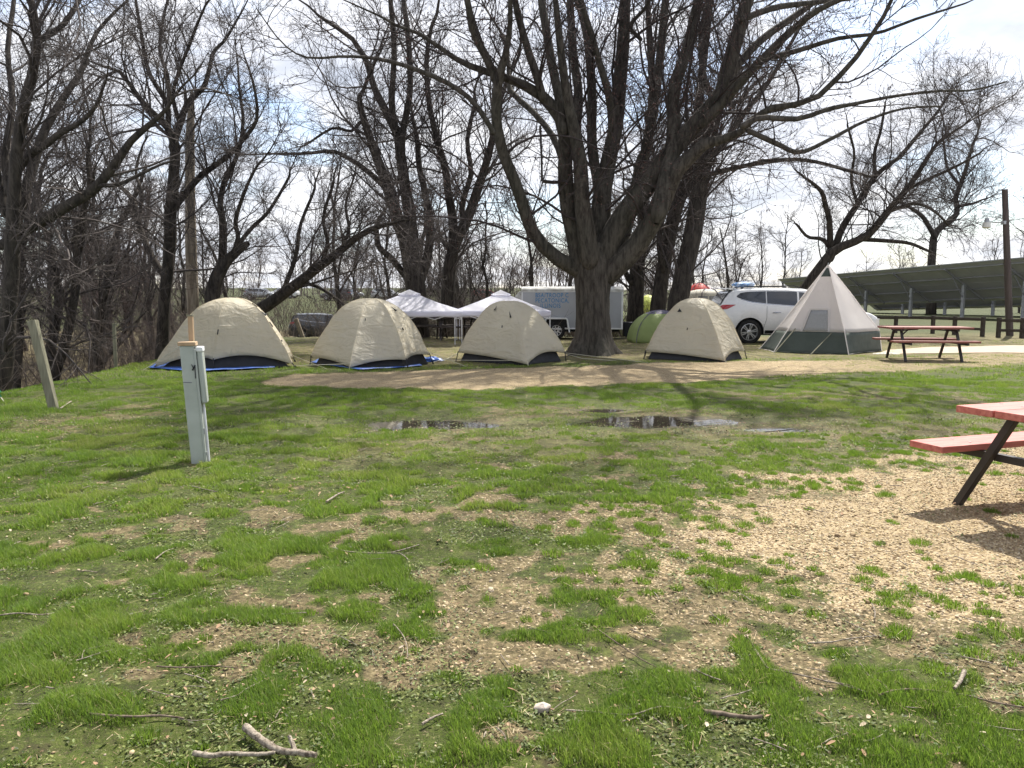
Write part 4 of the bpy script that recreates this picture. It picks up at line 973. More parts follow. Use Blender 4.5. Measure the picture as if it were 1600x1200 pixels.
# ---------------------------------------------------------------- undergrowth and the far wood (nobody could count them)
def thicket(name, x, y, hgt, m, label, seed, rad=.008, spread=.35):
    r = np.random.default_rng(seed); n = len(x); z = height(x, y)
    d = unit(np.stack([r.normal(size=n) * spread, r.normal(size=n) * spread, np.ones(n)], 1))
    ln = hgt * (.5 + r.random(n)); npt = 6; P = np.empty((n, npt, 3)); P[:, 0] = np.stack([x, y, z - .1], 1)
    for k in range(1, npt):
        d = unit(d + r.normal(size=(n, 3)) * .2); P[:, k] = P[:, k - 1] + d * (ln / (npt - 1))[:, None]
    Rr = rad * (1 - np.linspace(0, 1, npt) * .75)[None] * (.6 + r.random((n, 1)))
    parts = [tubes(P, Rr, 3)]
    P2, R2 = grow(P, Rr, n * 3, r, .2, 1, (25, 75), .5, 4, .25, .0, .005, rad * .45)
    parts.append(tubes(P2, R2, 3))
    V, Q = join(parts)
    return tag(mobj(name, np_mesh(name, V, Q, m)), label, 'undergrowth', kind='stuff')
n = 2400; y = 11 + 27 * r.random(n); x = -8.9 - .06 * (y - 12) - 16 * r.random(n) ** 1.3
thicket('undergrowth', x, y, 1.5, 'brush', 'tangled brown brush below the bank', 1, .010)
n = 2600; y = 22 + 22 * r.random(n); x = -9.5 + (12.5) * r.random(n); k = ~((x > -6.5) & (y < 27)) & ~((x > -9.8) & (x < -4.5) & (y < 28.5)) & ((x < -10.5) | (x > -5) | (r.random(n) < .35)); x, y = x[k], y[k]
thicket('undergrowth', x, y, 1.3, 'brush', 'low brush behind the tents', 2, .009)
n = 900; y = 29.5 + 5 * r.random(n); x = 2.5 + 6 * r.random(n)
thicket('undergrowth', x, y, 1.4, 'twig3', 'low brush behind the trailer', 3, .009)
n = 2300; y = 58 + 44 * r.random(n); x = -70 + 74 * r.random(n)
thicket('undergrowth', x, y, 2.6, 'twig3', 'scrubby brown thicket across the far field', 4, .017)
n = 900; y = 30 + 14 * r.random(n); x = -.38 * y + 5.5 * (r.random(n) - .7)
thicket('undergrowth', x, y, 1.9, 'twig3', 'brown scrub behind the first tan tent', 5, .009)
def far_wood():
    r = np.random.default_rng(5); n = 520
    x = (r.random(n) * 2 - 1) * 150; y = 118 + 40 * r.random(n) + .1 * np.abs(x)
    k = (x < 34) | (y > 150); x, y = x[k], y[k]; n = len(x)
    z = height(x, y); H = (6.0 + 6 * r.random(n)) * (1 - .45 * sm(8, 40, x)); d = unit(np.stack([r.normal(size=n) * .08, r.normal(size=n) * .14, np.ones(n)], 1))
    P = np.empty((n, 7, 3)); P[:, 0] = np.stack([x, y, z - .3], 1)
    for k in range(1, 7): d = unit(d + r.normal(size=(n, 3)) * .09); P[:, k] = P[:, k - 1] + d * (H / 6)[:, None]
    R = .085 * (1 - np.linspace(0, 1, 7) * .8)[None] * (.4 + 1.2 * r.random((n, 1)))
    parts = [tubes(P, R, 4)]
    P, R = grow(P, R, n * 7, r, .2, 1, (25, 60), .4, 5, .15, .06, .012, .035); parts.append(tubes(P, R, 3))
    P, R = grow(P, R, n * 36, r, .15, 1, (25, 60), .45, 4, .18, .05, .010, .022); parts.append(tubes(P, R, 3))
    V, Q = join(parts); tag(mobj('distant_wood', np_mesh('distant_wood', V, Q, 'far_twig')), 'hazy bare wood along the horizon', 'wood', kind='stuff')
far_wood()
P_, R_b = small_twigs()
V, Q = tubes(P_, R_b, 4)
tag(mobj('twig_litter', np_mesh('twig_litter', V, [Q], 'stick')), 'short broken twigs strewn on the grass', 'twigs', kind='stuff')
M['solar_frame'] = mat('solar_frame', (.30, .30, .32), (.25, .25, .27), .6, 3, .3)
M['wood_dark'] = mat('dark_wood', (.075, .062, .052), (.050, .042, .036), .85, 5, .2, bs=.4, bd=.006)

# ================================================================ TENTS
def dome_tent(cpx, cY, H, keys, seed, label, apex=(0, 0), flaps=(), pole=None, tub=.965, lines=()):
    """keys: plan corners (x, y, hem height, edge arch, kind) counter-clockwise, x right, y away, metres from the tent centre"""
    c = at(cpx, 500, cY); cx = c.x; z0 = hz(cx, cY)
    rt = root('dome_tent', label, 'tent', (cx, cY, z0), 0, 'tan dome tents')
    K = [(k[0], k[1], k[2], k[3]) for k in keys]; n = len(K)
    ang = [math.atan2(k[1], k[0]) for k in K]
    order = sorted(range(n), key=lambda i: ang[i]); K = [K[i] for i in order]; ang = [ang[i] for i in order]
    kinds = [keys[i][4] if len(keys[i]) > 4 else 'pole' for i in order]
    def at_u(u):
        """u in 0..n: position on the hem"""
        i = int(u) % n; f = u - int(u); a, b = K[i], K[(i + 1) % n]
        x = a[0] * (1 - f) + b[0] * f; y = a[1] * (1 - f) + b[1] * f
        sag = 4 * f * (1 - f); x *= 1 - .07 * sag; y *= 1 - .07 * sag
        hm = a[2] * (1 - f) + b[2] * f + a[3] * sag
        kd = (0 if kinds[i] == 'stake' else 1) * (1 - f) + (0 if kinds[(i + 1) % n] == 'stake' else 1) * f
        return x, y, hm, kd, f
    per = 24
    def fly(u, v, sh=1.0):
        x, y, hm, kd, f = at_u(u * n)
        t = v * math.pi / 2
        # elliptical section over the poles, straighter section down to a staked vestibule
        rr = v ** (.82 + .10 * (1 - kd)); zz = 1 - rr ** (1.70 + .70 * kd)
        # round the plan near the top, flat panels with ridges lower down
        R = math.hypot(x, y); Rm = .92 * sum(math.hypot(k[0], k[1]) for k in K) / n
        k2 = max(0, 1 - v * 1.15) ** 1.5 * .6
        R2 = R * (1 - k2) + Rm * k2; x, y = x / R * R2 * rr, y / R * R2 * rr
        z = hm + (H - hm) * zz
        th = u * n
        # slack and tension creases
        wr = .030 * math.sin(f * math.pi) * math.sin(v * 3.1) * (-1)
        nz = float(fbm(th * 1.3 + seed * 5, v * 2.6, .9, seed, 3)) - .5
        ed = min(f, 1 - f); fan = (math.sin(ed * 42 + 5 * nz) * .016 + math.sin(ed * 75 + 9 * nz) * .007) * v ** 1.5 * math.exp(-ed * 5)
        q = 1 + (nz * .11 * math.sin(v * math.pi) ** .7 + wr + fan)
        zf = z * (1 + nz * .03 * v)
        ax = apex[0] * (1 - v) ** 1.2; ay = apex[1] * (1 - v) ** 1.2
        return (x * q * sh + ax, y * q * sh + ay, zf if v < .98 else z)
    mb = MB(); mb.grid(lambda u, v: fly(u, .015 + .985 * v), n * per, 26, True)
    mb.v.append((apex[0], apex[1], H + .002)); top = len(mb.v) - 1
    for a in range(n * per):
        mb.f.append((a * 27, ((a + 1) % (n * per)) * 27, top))
    f_ = build('fly', mb, 'tent', rt, smooth=75, thick=.004)
    # inner tent wall and tub
    mb = MB()
    mb.grid(lambda u, v: (lambda q: (q[0] * tub * (1 - .13 * v), q[1] * tub * (1 - .13 * v), -.02 + v * (q[2] + .10)))(at_u(u * n)), n * 6, 3, True)
    mb.grid(lambda u, v: (lambda q: (q[0] * tub * v, q[1] * tub * v, .02))(at_u(u * n)), n * 6, 1, True)
    build('inner_tent', mb, 'black', rt, smooth=30)
    # seams over each pole, hem binding
    for i in range(n):
        u = i / n
        if kinds[i] == 'hidden': continue
        pts = [fly(u + 1e-6, .05 + .95 * k / 14) for k in range(15)]
        mb = MB(); mb.tube([(p[0] * 1.004, p[1] * 1.004, p[2] + .004) for p in pts], .0065, 5)
        build('seam', mb, 'tent', f_)
        k = K[i]
        mb = MB(); e = pts[-1]
        mb.tube([(e[0], e[1], e[2] + .03), (k[0] * 1.04, k[1] * 1.04, .0)], .011 if kinds[i] == 'pole' else .006, 6)
        mb.tube([(k[0] * 1.04, k[1] * 1.04, .05), (k[0] * 1.06, k[1] * 1.06, -.08)], .008, 5)
        build('stake_strap', mb, 'black' if kinds[i] == 'pole' else 'rope', rt)
    for (u, v, w, h) in flaps:
        p = Vector(fly(u, v)); q = Vector(fly(u + .004, v)); t = (q - p).normalized(); d = (Vector(fly(u, v + .04)) - p).normalized(); nn = t.cross(d); 
        if nn.dot(Vector((p.x, p.y, .3))) < 0: nn = -nn
        p = p + nn * .012
        mb = MB()
        if w > 0: mb.face(p, p + t * w + d * h * .95 + nn * .03, p + d * h)
        else: mb.bar(p, p + d * h, .012, .012)
        build('vent_flap' if w > 0 else 'toggle', mb, 'black', f_, thick=.006)
    for a, b in lines:
        mb = MB(); mb.tube([fly(*a), (b[0], b[1], .0)], .006, 5); build('guy_line', mb, 'rope', rt)
    return rt, (cx, cY, z0)

# keys: x, y, hem z, arch of the edge that follows (counter-clockwise)
T1 = [(-1.20, -.72, .04, .12, 'pole'), (.02, -.92, .20, .13, 'pole'), (1.46, -.45, .07, .04, 'pole'), (1.10, .80, .08, .05, 'pole'), (-.10, 1.15, .10, .05, 'stake'), (-1.42, .62, .30, .05, 'pole')]
dome_tent(356, 16.1, 1.42, T1, 1, 'widest tan dome tent, on a blue tarp, next to the wooded bank', (.10, 0),
          flaps=[(.333, .45, .07, .14), (.34, .80, -1, .03), (.41, .30, -1, .12), (.46, .62, -1, .12), (.17, .72, -1, .10), (.62, .45, -1, .1)],
          lines=[((.30, .30), (-1.36, -.95)), ((.5, .97), (2.2, -.7))])
T2 = [(-1.22, -.28, .18, .02, 'pole'), (-.20, -1.30, .05, .05, 'stake'), (.86, -.86, .17, .05, 'pole'), (1.26, .10, .20, .02, 'pole'), (.35, 1.25, .06, .02, 'stake'), (-.95, .95, .12, .02, 'pole')]
dome_tent(580, 16.6, 1.42, T2, 2, 'tan dome tent before the left white canopy, crumpled blue tarp at its corner', (-.03, 0),
          flaps=[(.42, .38, .03, .16), (.40, .72, -1, .05), (.20, .5, -1, .05)], lines=[((.17, .97), (-2.0, -.5)), ((.5, .97), (2.1, -.65))])
T3 = [(-1.16, -.10, .20, .02, 'pole'), (.38, -1.22, .03, .12, 'stake'), (1.22, -.20, .20, .03, 'pole'), (.85, .85, .10, .02, 'pole'), (-.30, 1.2, .06, .02, 'stake'), (-1.0, .75, .14, .02, 'pole')]
dome_tent(796, 17.4, 1.36, T3, 3, 'tan dome tent in front of the right white canopy, left of the big maple', (-.02, 0),
          flaps=[(.13, .36, .05, .18), (.10, .62, -1, .05), (.05, .3, .05, .12)], lines=[((.17, .97), (-2.1, .3)), ((.49, .97), (3.3, -.9))])
T4 = [(-1.20, -.30, .19, .02, 'pole'), (.42, -1.12, .04, .08, 'stake'), (1.12, -.28, .19, .03, 'pole'), (.9, .80, .10, .02, 'pole'), (-.2, 1.1, .06, .02, 'stake'), (-1.0, .7, .12, .02, 'pole')]
dome_tent(1086, 18.2, 1.43, T4, 4, 'tan dome tent right of the big maple, beside the white car', (.02, 0),
          flaps=[(.03, .42, .10, .10), (.08, .70, -1, .05), (.44, .45, -1, .1)], lines=[((.5, .97), (2.0, -.9))])

def tarp(name, poly, label, seed, amp=.03):
    r = np.random.default_rng(seed); cx = sum(p[0] for p in poly) / len(poly); cy = sum(p[1] for p in poly) / len(poly)
    mb = MB(); n = len(poly)
    def fn(u, v):
        t = u * n; i = int(t) % n; f = t - int(t); a, b = poly[i], poly[(i + 1) % n]
        x = cx + ((a[0] * (1 - f) + b[0] * f) - cx) * v; y = cy + ((a[1] * (1 - f) + b[1] * f) - cy) * v
        return (x, y, hz(x, y) + .022 + amp * float(fbm(x, y, .22, seed, 3)) * v)
    mb.grid(fn, n * 16, 10, True)
    o = build(name, mb, 'tarp', thick=.004); tag(o, label, 'tarp'); return o
p = lambda x, y, z=0: tuple(gp(x, y, z).xy)
tarp('ground_tarp', [p(232, 578), p(300, 583), p(430, 577), p(420, 560), p(300, 556), p(252, 566)], 'blue tarp spread under the first tan tent', 5, .035)
tarp('ground_tarp', [p(486, 569), p(560, 580), p(660, 573), p(640, 560), p(520, 556)], 'blue tarp under the tan tent before the left canopy', 6, .02)
def crumple(name, cx, cy, s, m, label, seed, k=(1, 1, 1)):
    mb = MB(); r = np.random.default_rng(seed)
    z0 = hz(cx, cy)
    def fn(u, v):
        a = u * 6.2832; rr = s * math.sin(v * 1.57079) * (1 + .5 * (float(fbm(np.array(math.cos(a) * 2 + 9), np.array(math.sin(a) * 2 + v * 3), .6, seed, 3)) - .5) * 2)
        zz = .42 * s * math.cos(v * 1.57079) * (1 + 1.5 * (float(fbm(np.array(math.cos(a) * v * 3), np.array(math.sin(a) * v * 3), .5, seed + 2, 3)) - .5))
        return (cx + rr * math.cos(a) * k[0], cy + rr * math.sin(a) * k[1], z0 + zz * k[2] + .01)
    mb.grid(fn, 48, 14, True); o = build(name, mb, m, smooth=25); tag(o, label, 'tarp' if 'tarp' in name else 'cloth'); return o
g0 = gp(668, 565)
crumple('crumpled_tarp', g0.x, g0.y, .24, 'tarp', 'blue tarp bunched up at the right corner of the second tan tent', 12, (1.6, 1, .8))
# ropes between the tents
def rope(label, pts, rad=.008):
    mb = MB(); mb.tube([Vector(p) for p in pts], rad, 5); tag(build('guy_rope', mb, 'rope'), label, 'rope')
g = lambda x, y, z: gp(x, y, z)
rope('pale guy rope pegged out between the second and third tan tents', [g(716, 552, .12), g(700, 560, .06), g(676, 566, .03)])
rope('pale rope lying from the third tan tent past the foot of the maple', [g(884, 553, .12), g(910, 560, .06), g(965, 564, .02)])

# ---------------------------------------------------------------- lime dome tent
def lime_tent():
    c = at(1032, 500, 25.2); z0 = hz(c.x, 25.2)
    rt = root('dome_tent', 'lime green dome tent with a grey top, half hidden by the fourth tan tent', 'tent', (c.x, 25.2, z0))
    def S_(u, v):
        a = u * 6.2832; t = v * 1.57079
        pl = 1 / max(abs(math.cos(a * 1)) ** 1.0, abs(math.sin(a)) ** 1.0, .72)
        rr = math.sin(t); x = .98 * math.cos(a) * rr * min(pl, 1.3); y = .9 * math.sin(a) * rr * min(pl, 1.3)
        nz = float(fbm(np.array(u * 9.), np.array(v * 3.), .8, 51, 3)) - .5
        return (x * (1 + nz * .05 * v), y, 1.02 * math.cos(t) ** .9 + .02)
    mb = MB(); mb.grid(lambda u, v: S_(u, .30 + .70 * v), 48, 16, True); build('fly', mb, 'lime', rt, smooth=60, thick=.004)
    mb = MB(); mb.grid(lambda u, v: tuple(k * 1.004 for k in S_(u, .0001 + .31 * v)), 48, 6, True); build('roof_panel', mb, 'grey_fab', rt, smooth=60)
    for u in (.375, .625, .875, .125):
        mb = MB(); mb.tube([tuple(k * 1.01 for k in S_(u, k_ / 10)) for k_ in range(11)], .012, 5); build('pole', mb, 'grey_fab', rt)
    mb = MB(); mb.grid(lambda u, v: tuple(k * 1.012 for k in S_(.80 + .07 * u, .52 + .14 * v)), 6, 4); build('window', mb, 'grey_fab', rt)
    mb = MB(); mb.tube([tuple(k * 1.03 for k in S_(.66, .25)), tuple(k * 1.02 for k in S_(.72, .7)), tuple(k * 1.02 for k in S_(.69, .99))], .010, 5); build('door_seam', mb, 'lime', rt)
lime_tent()

# ---------------------------------------------------------------- teepee tent
def teepee():
    c = at(1290, 500, 21.0); cx, cy = c.x, 21.0; z0 = hz(cx, cy)
    rt = root('teepee_tent', 'white teepee tent with a dark green skirt and grey mesh window', 'tent', (cx, cy, z0))
    W = [gp(1187, 544), gp(1209, 549), gp(1326, 553), gp(1377, 547), gp(1352, 533), gp(1255, 532)]
    B = [Vector((w.x - cx, w.y - cy, 0)) for w in W]; n = len(B)
    ap = at(1294, 414, 21.2); A = Vector((ap.x - cx, ap.y - cy, ap.z - z0))
    zs = .56; vs = zs / A.z
    def S_(u, v, o=0.0):
        t = u * n; i = int(t) % n; f = t - int(t); a, b = B[i], B[(i + 1) % n]
        p = a.lerp(b, f); sag = 4 * f * (1 - f); p = p * (1 - .045 * sag)
        # v 0 at the ground, 1 at the apex; skirt flares a little
        w = max(0.0, min(1.0, (p.x + .25) / .9)); w = w * w * (3 - 2 * w) * .9
        kn = Vector((p.x + (A.x - p.x) * vs * (1 - w), p.y + (A.y - p.y) * vs * (1 - w), zs))
        q = p.lerp(kn, v / vs) if v <= vs else kn.lerp(A, (v - vs) / (1 - vs)); k = 1 - .045 * math.sin(v * math.pi) ** 1.2 * (.65 + .35 * sag)
        ctr = A * v; nz = float(fbm(np.array(t * 1.7), np.array(v * 4.), .9, 61, 3)) - .5
        k *= 1 + nz * .07 * math.sin(min(1, v * 3) * 1.57)
        q = Vector((ctr.x + (q.x - ctr.x) * k, ctr.y + (q.y - ctr.y) * k, q.z))
        if o: q += Vector((q.x - ctr.x, q.y - ctr.y, .2)).normalized() * o
        return q
    mb = MB(); mb.grid(lambda u, v: S_(u, v * vs), n * 14, 6, True); build('skirt', mb, 'tee_green', rt, smooth=35, thick=.004)
    mb = MB(); mb.grid(lambda u, v: S_(u, vs + v * (1 - vs), .004), n * 14, 18, True); build('wall', mb, 'tee_white', rt, smooth=35, thick=.004)
    mb = MB(); mb.grid(lambda u, v: S_((1.0 + u * 1.0) / n + (.0 if u < .01 else 0), .86 + .10 * v * (1 - .0 * u), .014), 10, 4); build('vent_flap', mb, 'tee_green', rt)
    mb = MB(); mb.tube([A + Vector((0, 0, -.1)), A + Vector((0, 0, .06))], .018, 6); build('centre_pole', mb, 'steel', rt)
    win = MB(); win.grid(lambda u, v: S_((1.26 + .47 * u) / n, vs + .005 + v * .235, .010), 10, 5); w_ = build('window', win, 'mesh_win', rt, thick=.004)
    for uu, vv in ((1.235, .04), (1.75, .02)):
        mb = MB(); mb.bar(S_(uu / n, vs, .012), S_((uu - (0 if uu < 1.5 else -.02)) / n, vs + .245, .016), .045, .012); build('window_trim', mb, 'tee_white', w_)
    mb = MB(); mb.bar(S_(1.235 / n, vs + .245, .014), S_(1.75 / n, vs + .25, .014), .012, .05); build('window_trim', mb, 'tee_white', w_)
    for i in range(4):
        mb = MB(); mb.tube([S_(i / n + 1e-5, k / 12 , .008) for k in range(13)], .013, 5); build('seam', mb, 'tee_white' , rt)
    for a, b in ((S_(1.12 / n, vs + .03, .02), gp(1209, 551)), (S_(1.80 / n, vs - .01, .02), gp(1266, 553))):
        mb = MB(); mb.tube([a, Vector((b.x - cx, b.y - cy, 0))], .014, 5); build('guy_line', mb, 'wood_grey', rt)
    mb = MB(); mb.grid(lambda u, v: (lambda q: Vector((q.x * (1 + .03 * v), q.y * (1 + .03 * v), .012 + .02 * float(fbm(np.array(u * 60), np.array(v), .7, 3)))))(S_(u, 0)), n * 12, 1, True)
    build('ground_flap', mb, 'tee_white', rt)
teepee()
g0 = gp(1386, 551)
crumple('white_cloth', g0.x, g0.y, .17, 'cream', 'crumpled pale cloth on the grass by the right corner of the teepee', 14, (1.8, 1, .35))

# ---------------------------------------------------------------- canopies
def canopy(cx, cy, hw, rz, ze, zp, label, seed, legh):
    z0 = hz(cx, cy)
    rt = root('canopy', label, 'canopy', (cx, cy, z0), rz, 'white pop-up canopies')
    ze -= z0; zp -= z0
    cs = [(-hw, -hw), (hw, -hw), (hw, hw), (-hw, hw)]
    def S_(u, v):
        t = u * 4; i = int(t) % 4; f = t - int(t); a, b = cs[i], cs[(i + 1) % 4]
        x, y = a[0] * (1 - f) + b[0] * f, a[1] * (1 - f) + b[1] * f; sag = 4 * f * (1 - f)
        z = zp + (ze - zp) * v - .05 * sag * math.sin(v * math.pi) - .035 * math.sin(v * math.pi) + .03 * (float(fbm(np.array(t * 1.5), np.array(v * 3.), .7, seed, 3)) - .5) * math.sin(v * 3)
        return (x * v, y * v, z)
    mb = MB(); mb.grid(lambda u, v: S_(u, .16 + .84 * v), 64, 16, True); build('roof', mb, 'canopy', rt, smooth=40, thick=.003)
    mb = MB(); mb.grid(lambda u, v: (lambda q: (q[0] * 1.2, q[1] * 1.2, q[2] + .045 - .02 * v))(S_(u, .002 + .17 * v)), 32, 4, True); build('vent_cap', mb, 'canopy', rt, smooth=40)
    mb = MB()
    mb.grid(lambda u, v: (lambda q, f: (q[0] * (1.004 + .006 * v * math.sin(u * 150)), q[1] * (1.004 + .006 * v * math.sin(u * 150)), ze + .004 - v * (.17 + .012 * math.sin(u * 90))))(S_(u, 1), 0), 96, 3, True)
    build('valance', mb, 'canopy', rt, smooth=40, thick=.003)
    for x, y in cs:
        mb = MB(); s = .985
        mb.box((x * s, y * s, ze / 2 + .16), (.034, .034, ze - .34)); mb.box((x * s, y * s, .17), (.026, .026, .34)); mb.box((x * s, y * s, .006), (.075, .075, .012))
        build('leg', mb, 'white_leg', rt, bevel=.003)
    mb = MB()
    for i in range(4):
        a, b = cs[i], cs[(i + 1) % 4]
        for k in range(4):
            f0, f1 = k / 4, (k + 1) / 4; L0 = Vector((a[0] + (b[0] - a[0]) * f0, a[1] + (b[1] - a[1]) * f0, 0)) * .98; L1 = Vector((a[0] + (b[0] - a[0]) * f1, a[1] + (b[1] - a[1]) * f1, 0)) * .98
            mb.bar(L0 + Vector((0, 0, ze - .02)), L1 + Vector((0, 0, ze - .24)), .012, .02); mb.bar(L0 * .996 + Vector((0, 0, ze - .24)), L1 * .996 + Vector((0, 0, ze - .02)), .012, .02)
    build('truss', mb, 'white_leg', rt)
    return rt
canopy(-3.22, 24.3, 1.62, R_(5), 1.03, 1.64, 'white pop-up canopy on the left, behind the second tan tent', 71, 1)
canopy(-.36, 24.7, 1.46, R_(3), 1.03, 1.63, 'white pop-up canopy on the right, next to the grey trailer', 72, 1)

# ---------------------------------------------------------------- picnic tables
def picnic(name, loc, rz, label, L_=2.4, group='picnic tables', top='red_wood', steel='dark_steel', bench_off=.62, sc=1.0):
    """long axis x; planks along x; steel A-frames"""
    rt = root(name, label, 'picnic table', loc, rz, group)
    for i, y in enumerate((-.265, 0, .265)):
        mb = MB(); mb.box((0, y, .74), (L_ + .02 * (i - 1), .258, .045)); build('table_plank', mb, top, rt, bevel=.005)
    mb = MB()
    for x in (-(L_ / 2 - .32), L_ / 2 - .32):
        for y in (-.34, -.19, -.07, .07, .19, .34): mb.tube([(x, y, .755), (x, y, .766)], .009, 8)
        for y in (-bench_off - .07, -bench_off + .07, bench_off - .07, bench_off + .07): mb.tube([(x, y, .46), (x, y, .471)], .009, 8)
    build('bolts', mb, 'steel', rt)
    for s in (-1, 1):
        mb = MB(); mb.box((0, s * bench_off, .445), (L_, .27, .045)); build('bench', mb, top, rt, bevel=.005)
        f = MB(); x = s * (L_ / 2 - .32)
        f.box((x, 0, .69), (.05, .72, .05)); build('top_support', f, steel, rt, bevel=.003)
        f = MB(); f.box((x + .055, 0, .395), (.05, bench_off * 2 + .25, .05)); build('cross_beam', f, steel, rt, bevel=.003)
        for t in (-1, 1):
            f = MB(); f.bar((x, t * .24, .68), (x, t * .63, -.01), .05, .05, (1, 0, 0)); build('leg', f, steel, rt, bevel=.003)
        f = MB(); f.bar((x, .0, .67), (x - s * .45, 0, .70), .03, .03); f.bar((x, -.30, .58), (x - s * .16, -.24, .71), .025, .025)
        build('brace', f, steel, rt)
    return rt
# near right: bench corner seen at (1421,688), end facing left
c0 = gp(1421, 690, .445); u_ = Vector((math.cos(R_(19)), math.sin(R_(19)), 0)); v_ = Vector((math.sin(R_(19)), -math.cos(R_(19)), 0))
L0 = 2.4; ctr = c0 + u_ * (L0 / 2) + v_ * (.62 + .135)
NT = picnic('picnic_table', (ctr.x, ctr.y, hz(ctr.x, ctr.y)), R_(19), 'red-topped picnic table on dark steel legs, nearest, cut off by the right edge', L0)
c1 = gp(1449, 566); picnic('picnic_table', (c1.x + .30, c1.y + .75, hz(c1.x, c1.y + .7)), R_(-8), 'faded red picnic table standing on the dry grass right of the teepee tent', 1.83, top='red_old')
for px, Y, rz, lab in ((712, 26.3, 12, 'dark weathered picnic table in the shade of the left white canopy'), (668, 27.8, -6, 'dark picnic table at the back of the left white canopy'), (752, 26.8, 4, 'dark picnic table seen between the legs of the two white canopies')):
    x = at(px, 500, Y).x; picnic('picnic_table', (x, Y, hz(x, Y)), R_(rz), lab, 1.8, top='wood_dark')

# ---------------------------------------------------------------- hook-up post
def hookup():
    b = gp(311, 722); z0 = hz(b.x, b.y); t = at(294, 536, b.y + .02)
    rt = root('hookup_post', 'white painted electric hookup post with a meter box on its right side', 'post', (b.x, b.y, z0), R_(14))
    lean = Vector(((t.x - b.x) * 1.0, .02, t.z - z0)); H = lean.z
    def P(x, y, z): k = z / H; return Vector((x + lean.x * k, y + lean.y * k, z))
    # box column built of boards
    def col(x0, x1, y0, y1, z0_, z1_):
        m = MB(); i = 0
        m.v = [tuple(P(x, y, z)) for z in (z0_, z1_) for x, y in ((x0, y0), (x1, y0), (x1, y1), (x0, y1))]
        m.f = [(0, 3, 2, 1), (4, 5, 6, 7), (0, 1, 5, 4), (1, 2, 6, 5), (2, 3, 7, 6), (3, 0, 4, 7)]
        return m
    w = .056
    build('post_body', col(-w, w, -w, w, -.1, H - .02), 'white_paint', rt, bevel=.006)
    build('corner_board', col(w - .002, w + .016, -w - .006, w, -.1, H - .05), 'white_paint', rt, bevel=.003)
    build('cap', col(-w - .012, w + .02, -w - .012, w + .012, H - .02, H + .012), 'wood_new', rt, bevel=.003)
    mb = col(w + .017, w + .066, -.045, .075, H * .50, H * .96); bx = build('meter_box', mb, 'white_paint', rt, bevel=.012)
    build('box_lid', col(w + .014, w + .071, -.052, .08, H * .93, H * .97), 'trim_w', bx, bevel=.006)
    mb = MB(); mb.tube([P(w + .03, .0, H * .5), P(w + .03, 0, H * .35), P(w + .028, 0, .0)], .011, 8); build('conduit', mb, 'white_leg', rt)
    mb = MB(); mb.box(tuple(P(w - .012, -w - .008, H * .80)), (.012, .006, .05), 0, 0, .5); mb.box(tuple(P(w - .004, -w - .008, H * .76)), (.006, .006, .10)); mb.box(tuple(P(w - .022, -w - .008, H * .815)), (.006, .006, .03), 0, 0, -.4); build('latch', mb, 'black', rt)
    mb = MB(); mb.box(tuple(P(-.02, -w - .002, H * .68)), (.07, .002, .006), 0, 0, .04); build('scuff_mark', mb, 'grey_fab', rt)
    mb = MB(); mb.box(tuple(P(w + .02, -w + .01, H * .27)), (.014, .02, .05)); mb.box(tuple(P(w + .02, -w + .01, H * .08)), (.014, .02, .03)); build('hinge', mb, 'steel', rt)
    st = root('wooden_stake', 'narrow tan wooden stake sticking up behind the cap of the white hookup post', 'stake', (b.x + lean.x - .01, b.y + .12, z0))
    m = MB(); m.box((0, 0, (H + .23) / 2 - .05), (.042, .03, H + .33), 0, 0, 0); build('stake_body', m, 'wood_new', st, bevel=.002)
    m = MB(); m.box((0, 0, H + .235), (.047, .034, .012)); build('stake_top', m, 'wood_grey', st)
hookup()

def leaning_post(px0, py0, px1, py1, hw, dy, label, m='wood_grey', w2=.6, Y=None):
    b = gp(px0, py0) if Y is None else at(px0, py0, Y); b.z = hz(b.x, b.y); 
    t = at(px1, py1, b.y + dy)
    s = hw * b.y / F * 2
    mb = MB(); d = Vector((t.x - b.x, t.y - b.y, t.z - b.z)); mb.bar(-d * .12, d, s, s * w2, (0, 1, 0))
    o = build('wooden_post', mb, m, loc=(b.x, b.y, b.z), bevel=.006); tag(o, label, 'post'); return o
leaning_post(84, 638, 51, 501, 6.5, .1, 'weathered grey square post leaning left on the bank', w2=.7)
leaning_post(181, 573, 178, 505, 2.6, .0, 'thin upright old post at the top of the bank, near the first tent', 'wood_grey')
leaning_post(473, 531, 462, 498, 3.2, -.1, 'pale grey plank post leaning beside the dark parked car', 'dead_bark', Y=29)

# green tent corner at the left edge
def green_corner():
    p0 = gp(4, 628); x0, y0 = p0.x, p0.y; z0 = hz(x0, y0)
    rt = root('green_tent', 'corner of a bright green tent poking in at the left edge', 'tent', (x0 - 1.2, y0 + .5, hz(x0 - 1.2, y0 + .5)))
    mb = MB(); A = (0, 0, .95)
    P_ = [(1.13, -.40, .30), (-.4, -1.3, .25), (-1.3, .3, .05), (.1, 1.2, .1)]
    def fn(u, v):
        t = u * 4; i = int(t) % 4; f = t - int(t); a, b = Vector(P_[i]), Vector(P_[(i + 1) % 4]); q = a.lerp(b, f); q = q * (1 - .10 * 4 * f * (1 - f))
        r_ = Vector(A).lerp(q, v); r_.z += .22 * math.sin(v * math.pi); return r_
    mb.grid(fn, 40, 12, True); build('fly', mb, 'green_fab', rt, smooth=50, thick=.004)
    mb = MB(); mb.grid(lambda u, v: (lambda q: (q.x * .88, q.y * .88, -.1 + v * (q.z + .1)))(fn(u, 1)), 40, 3, True); build('inner_tent', mb, 'black', rt)
    mb = MB(); mb.tube([(1.11, -.40, .30), (1.45, -.62, .02)], .006, 5); build('guy_line', mb, 'rope', rt)
green_corner()

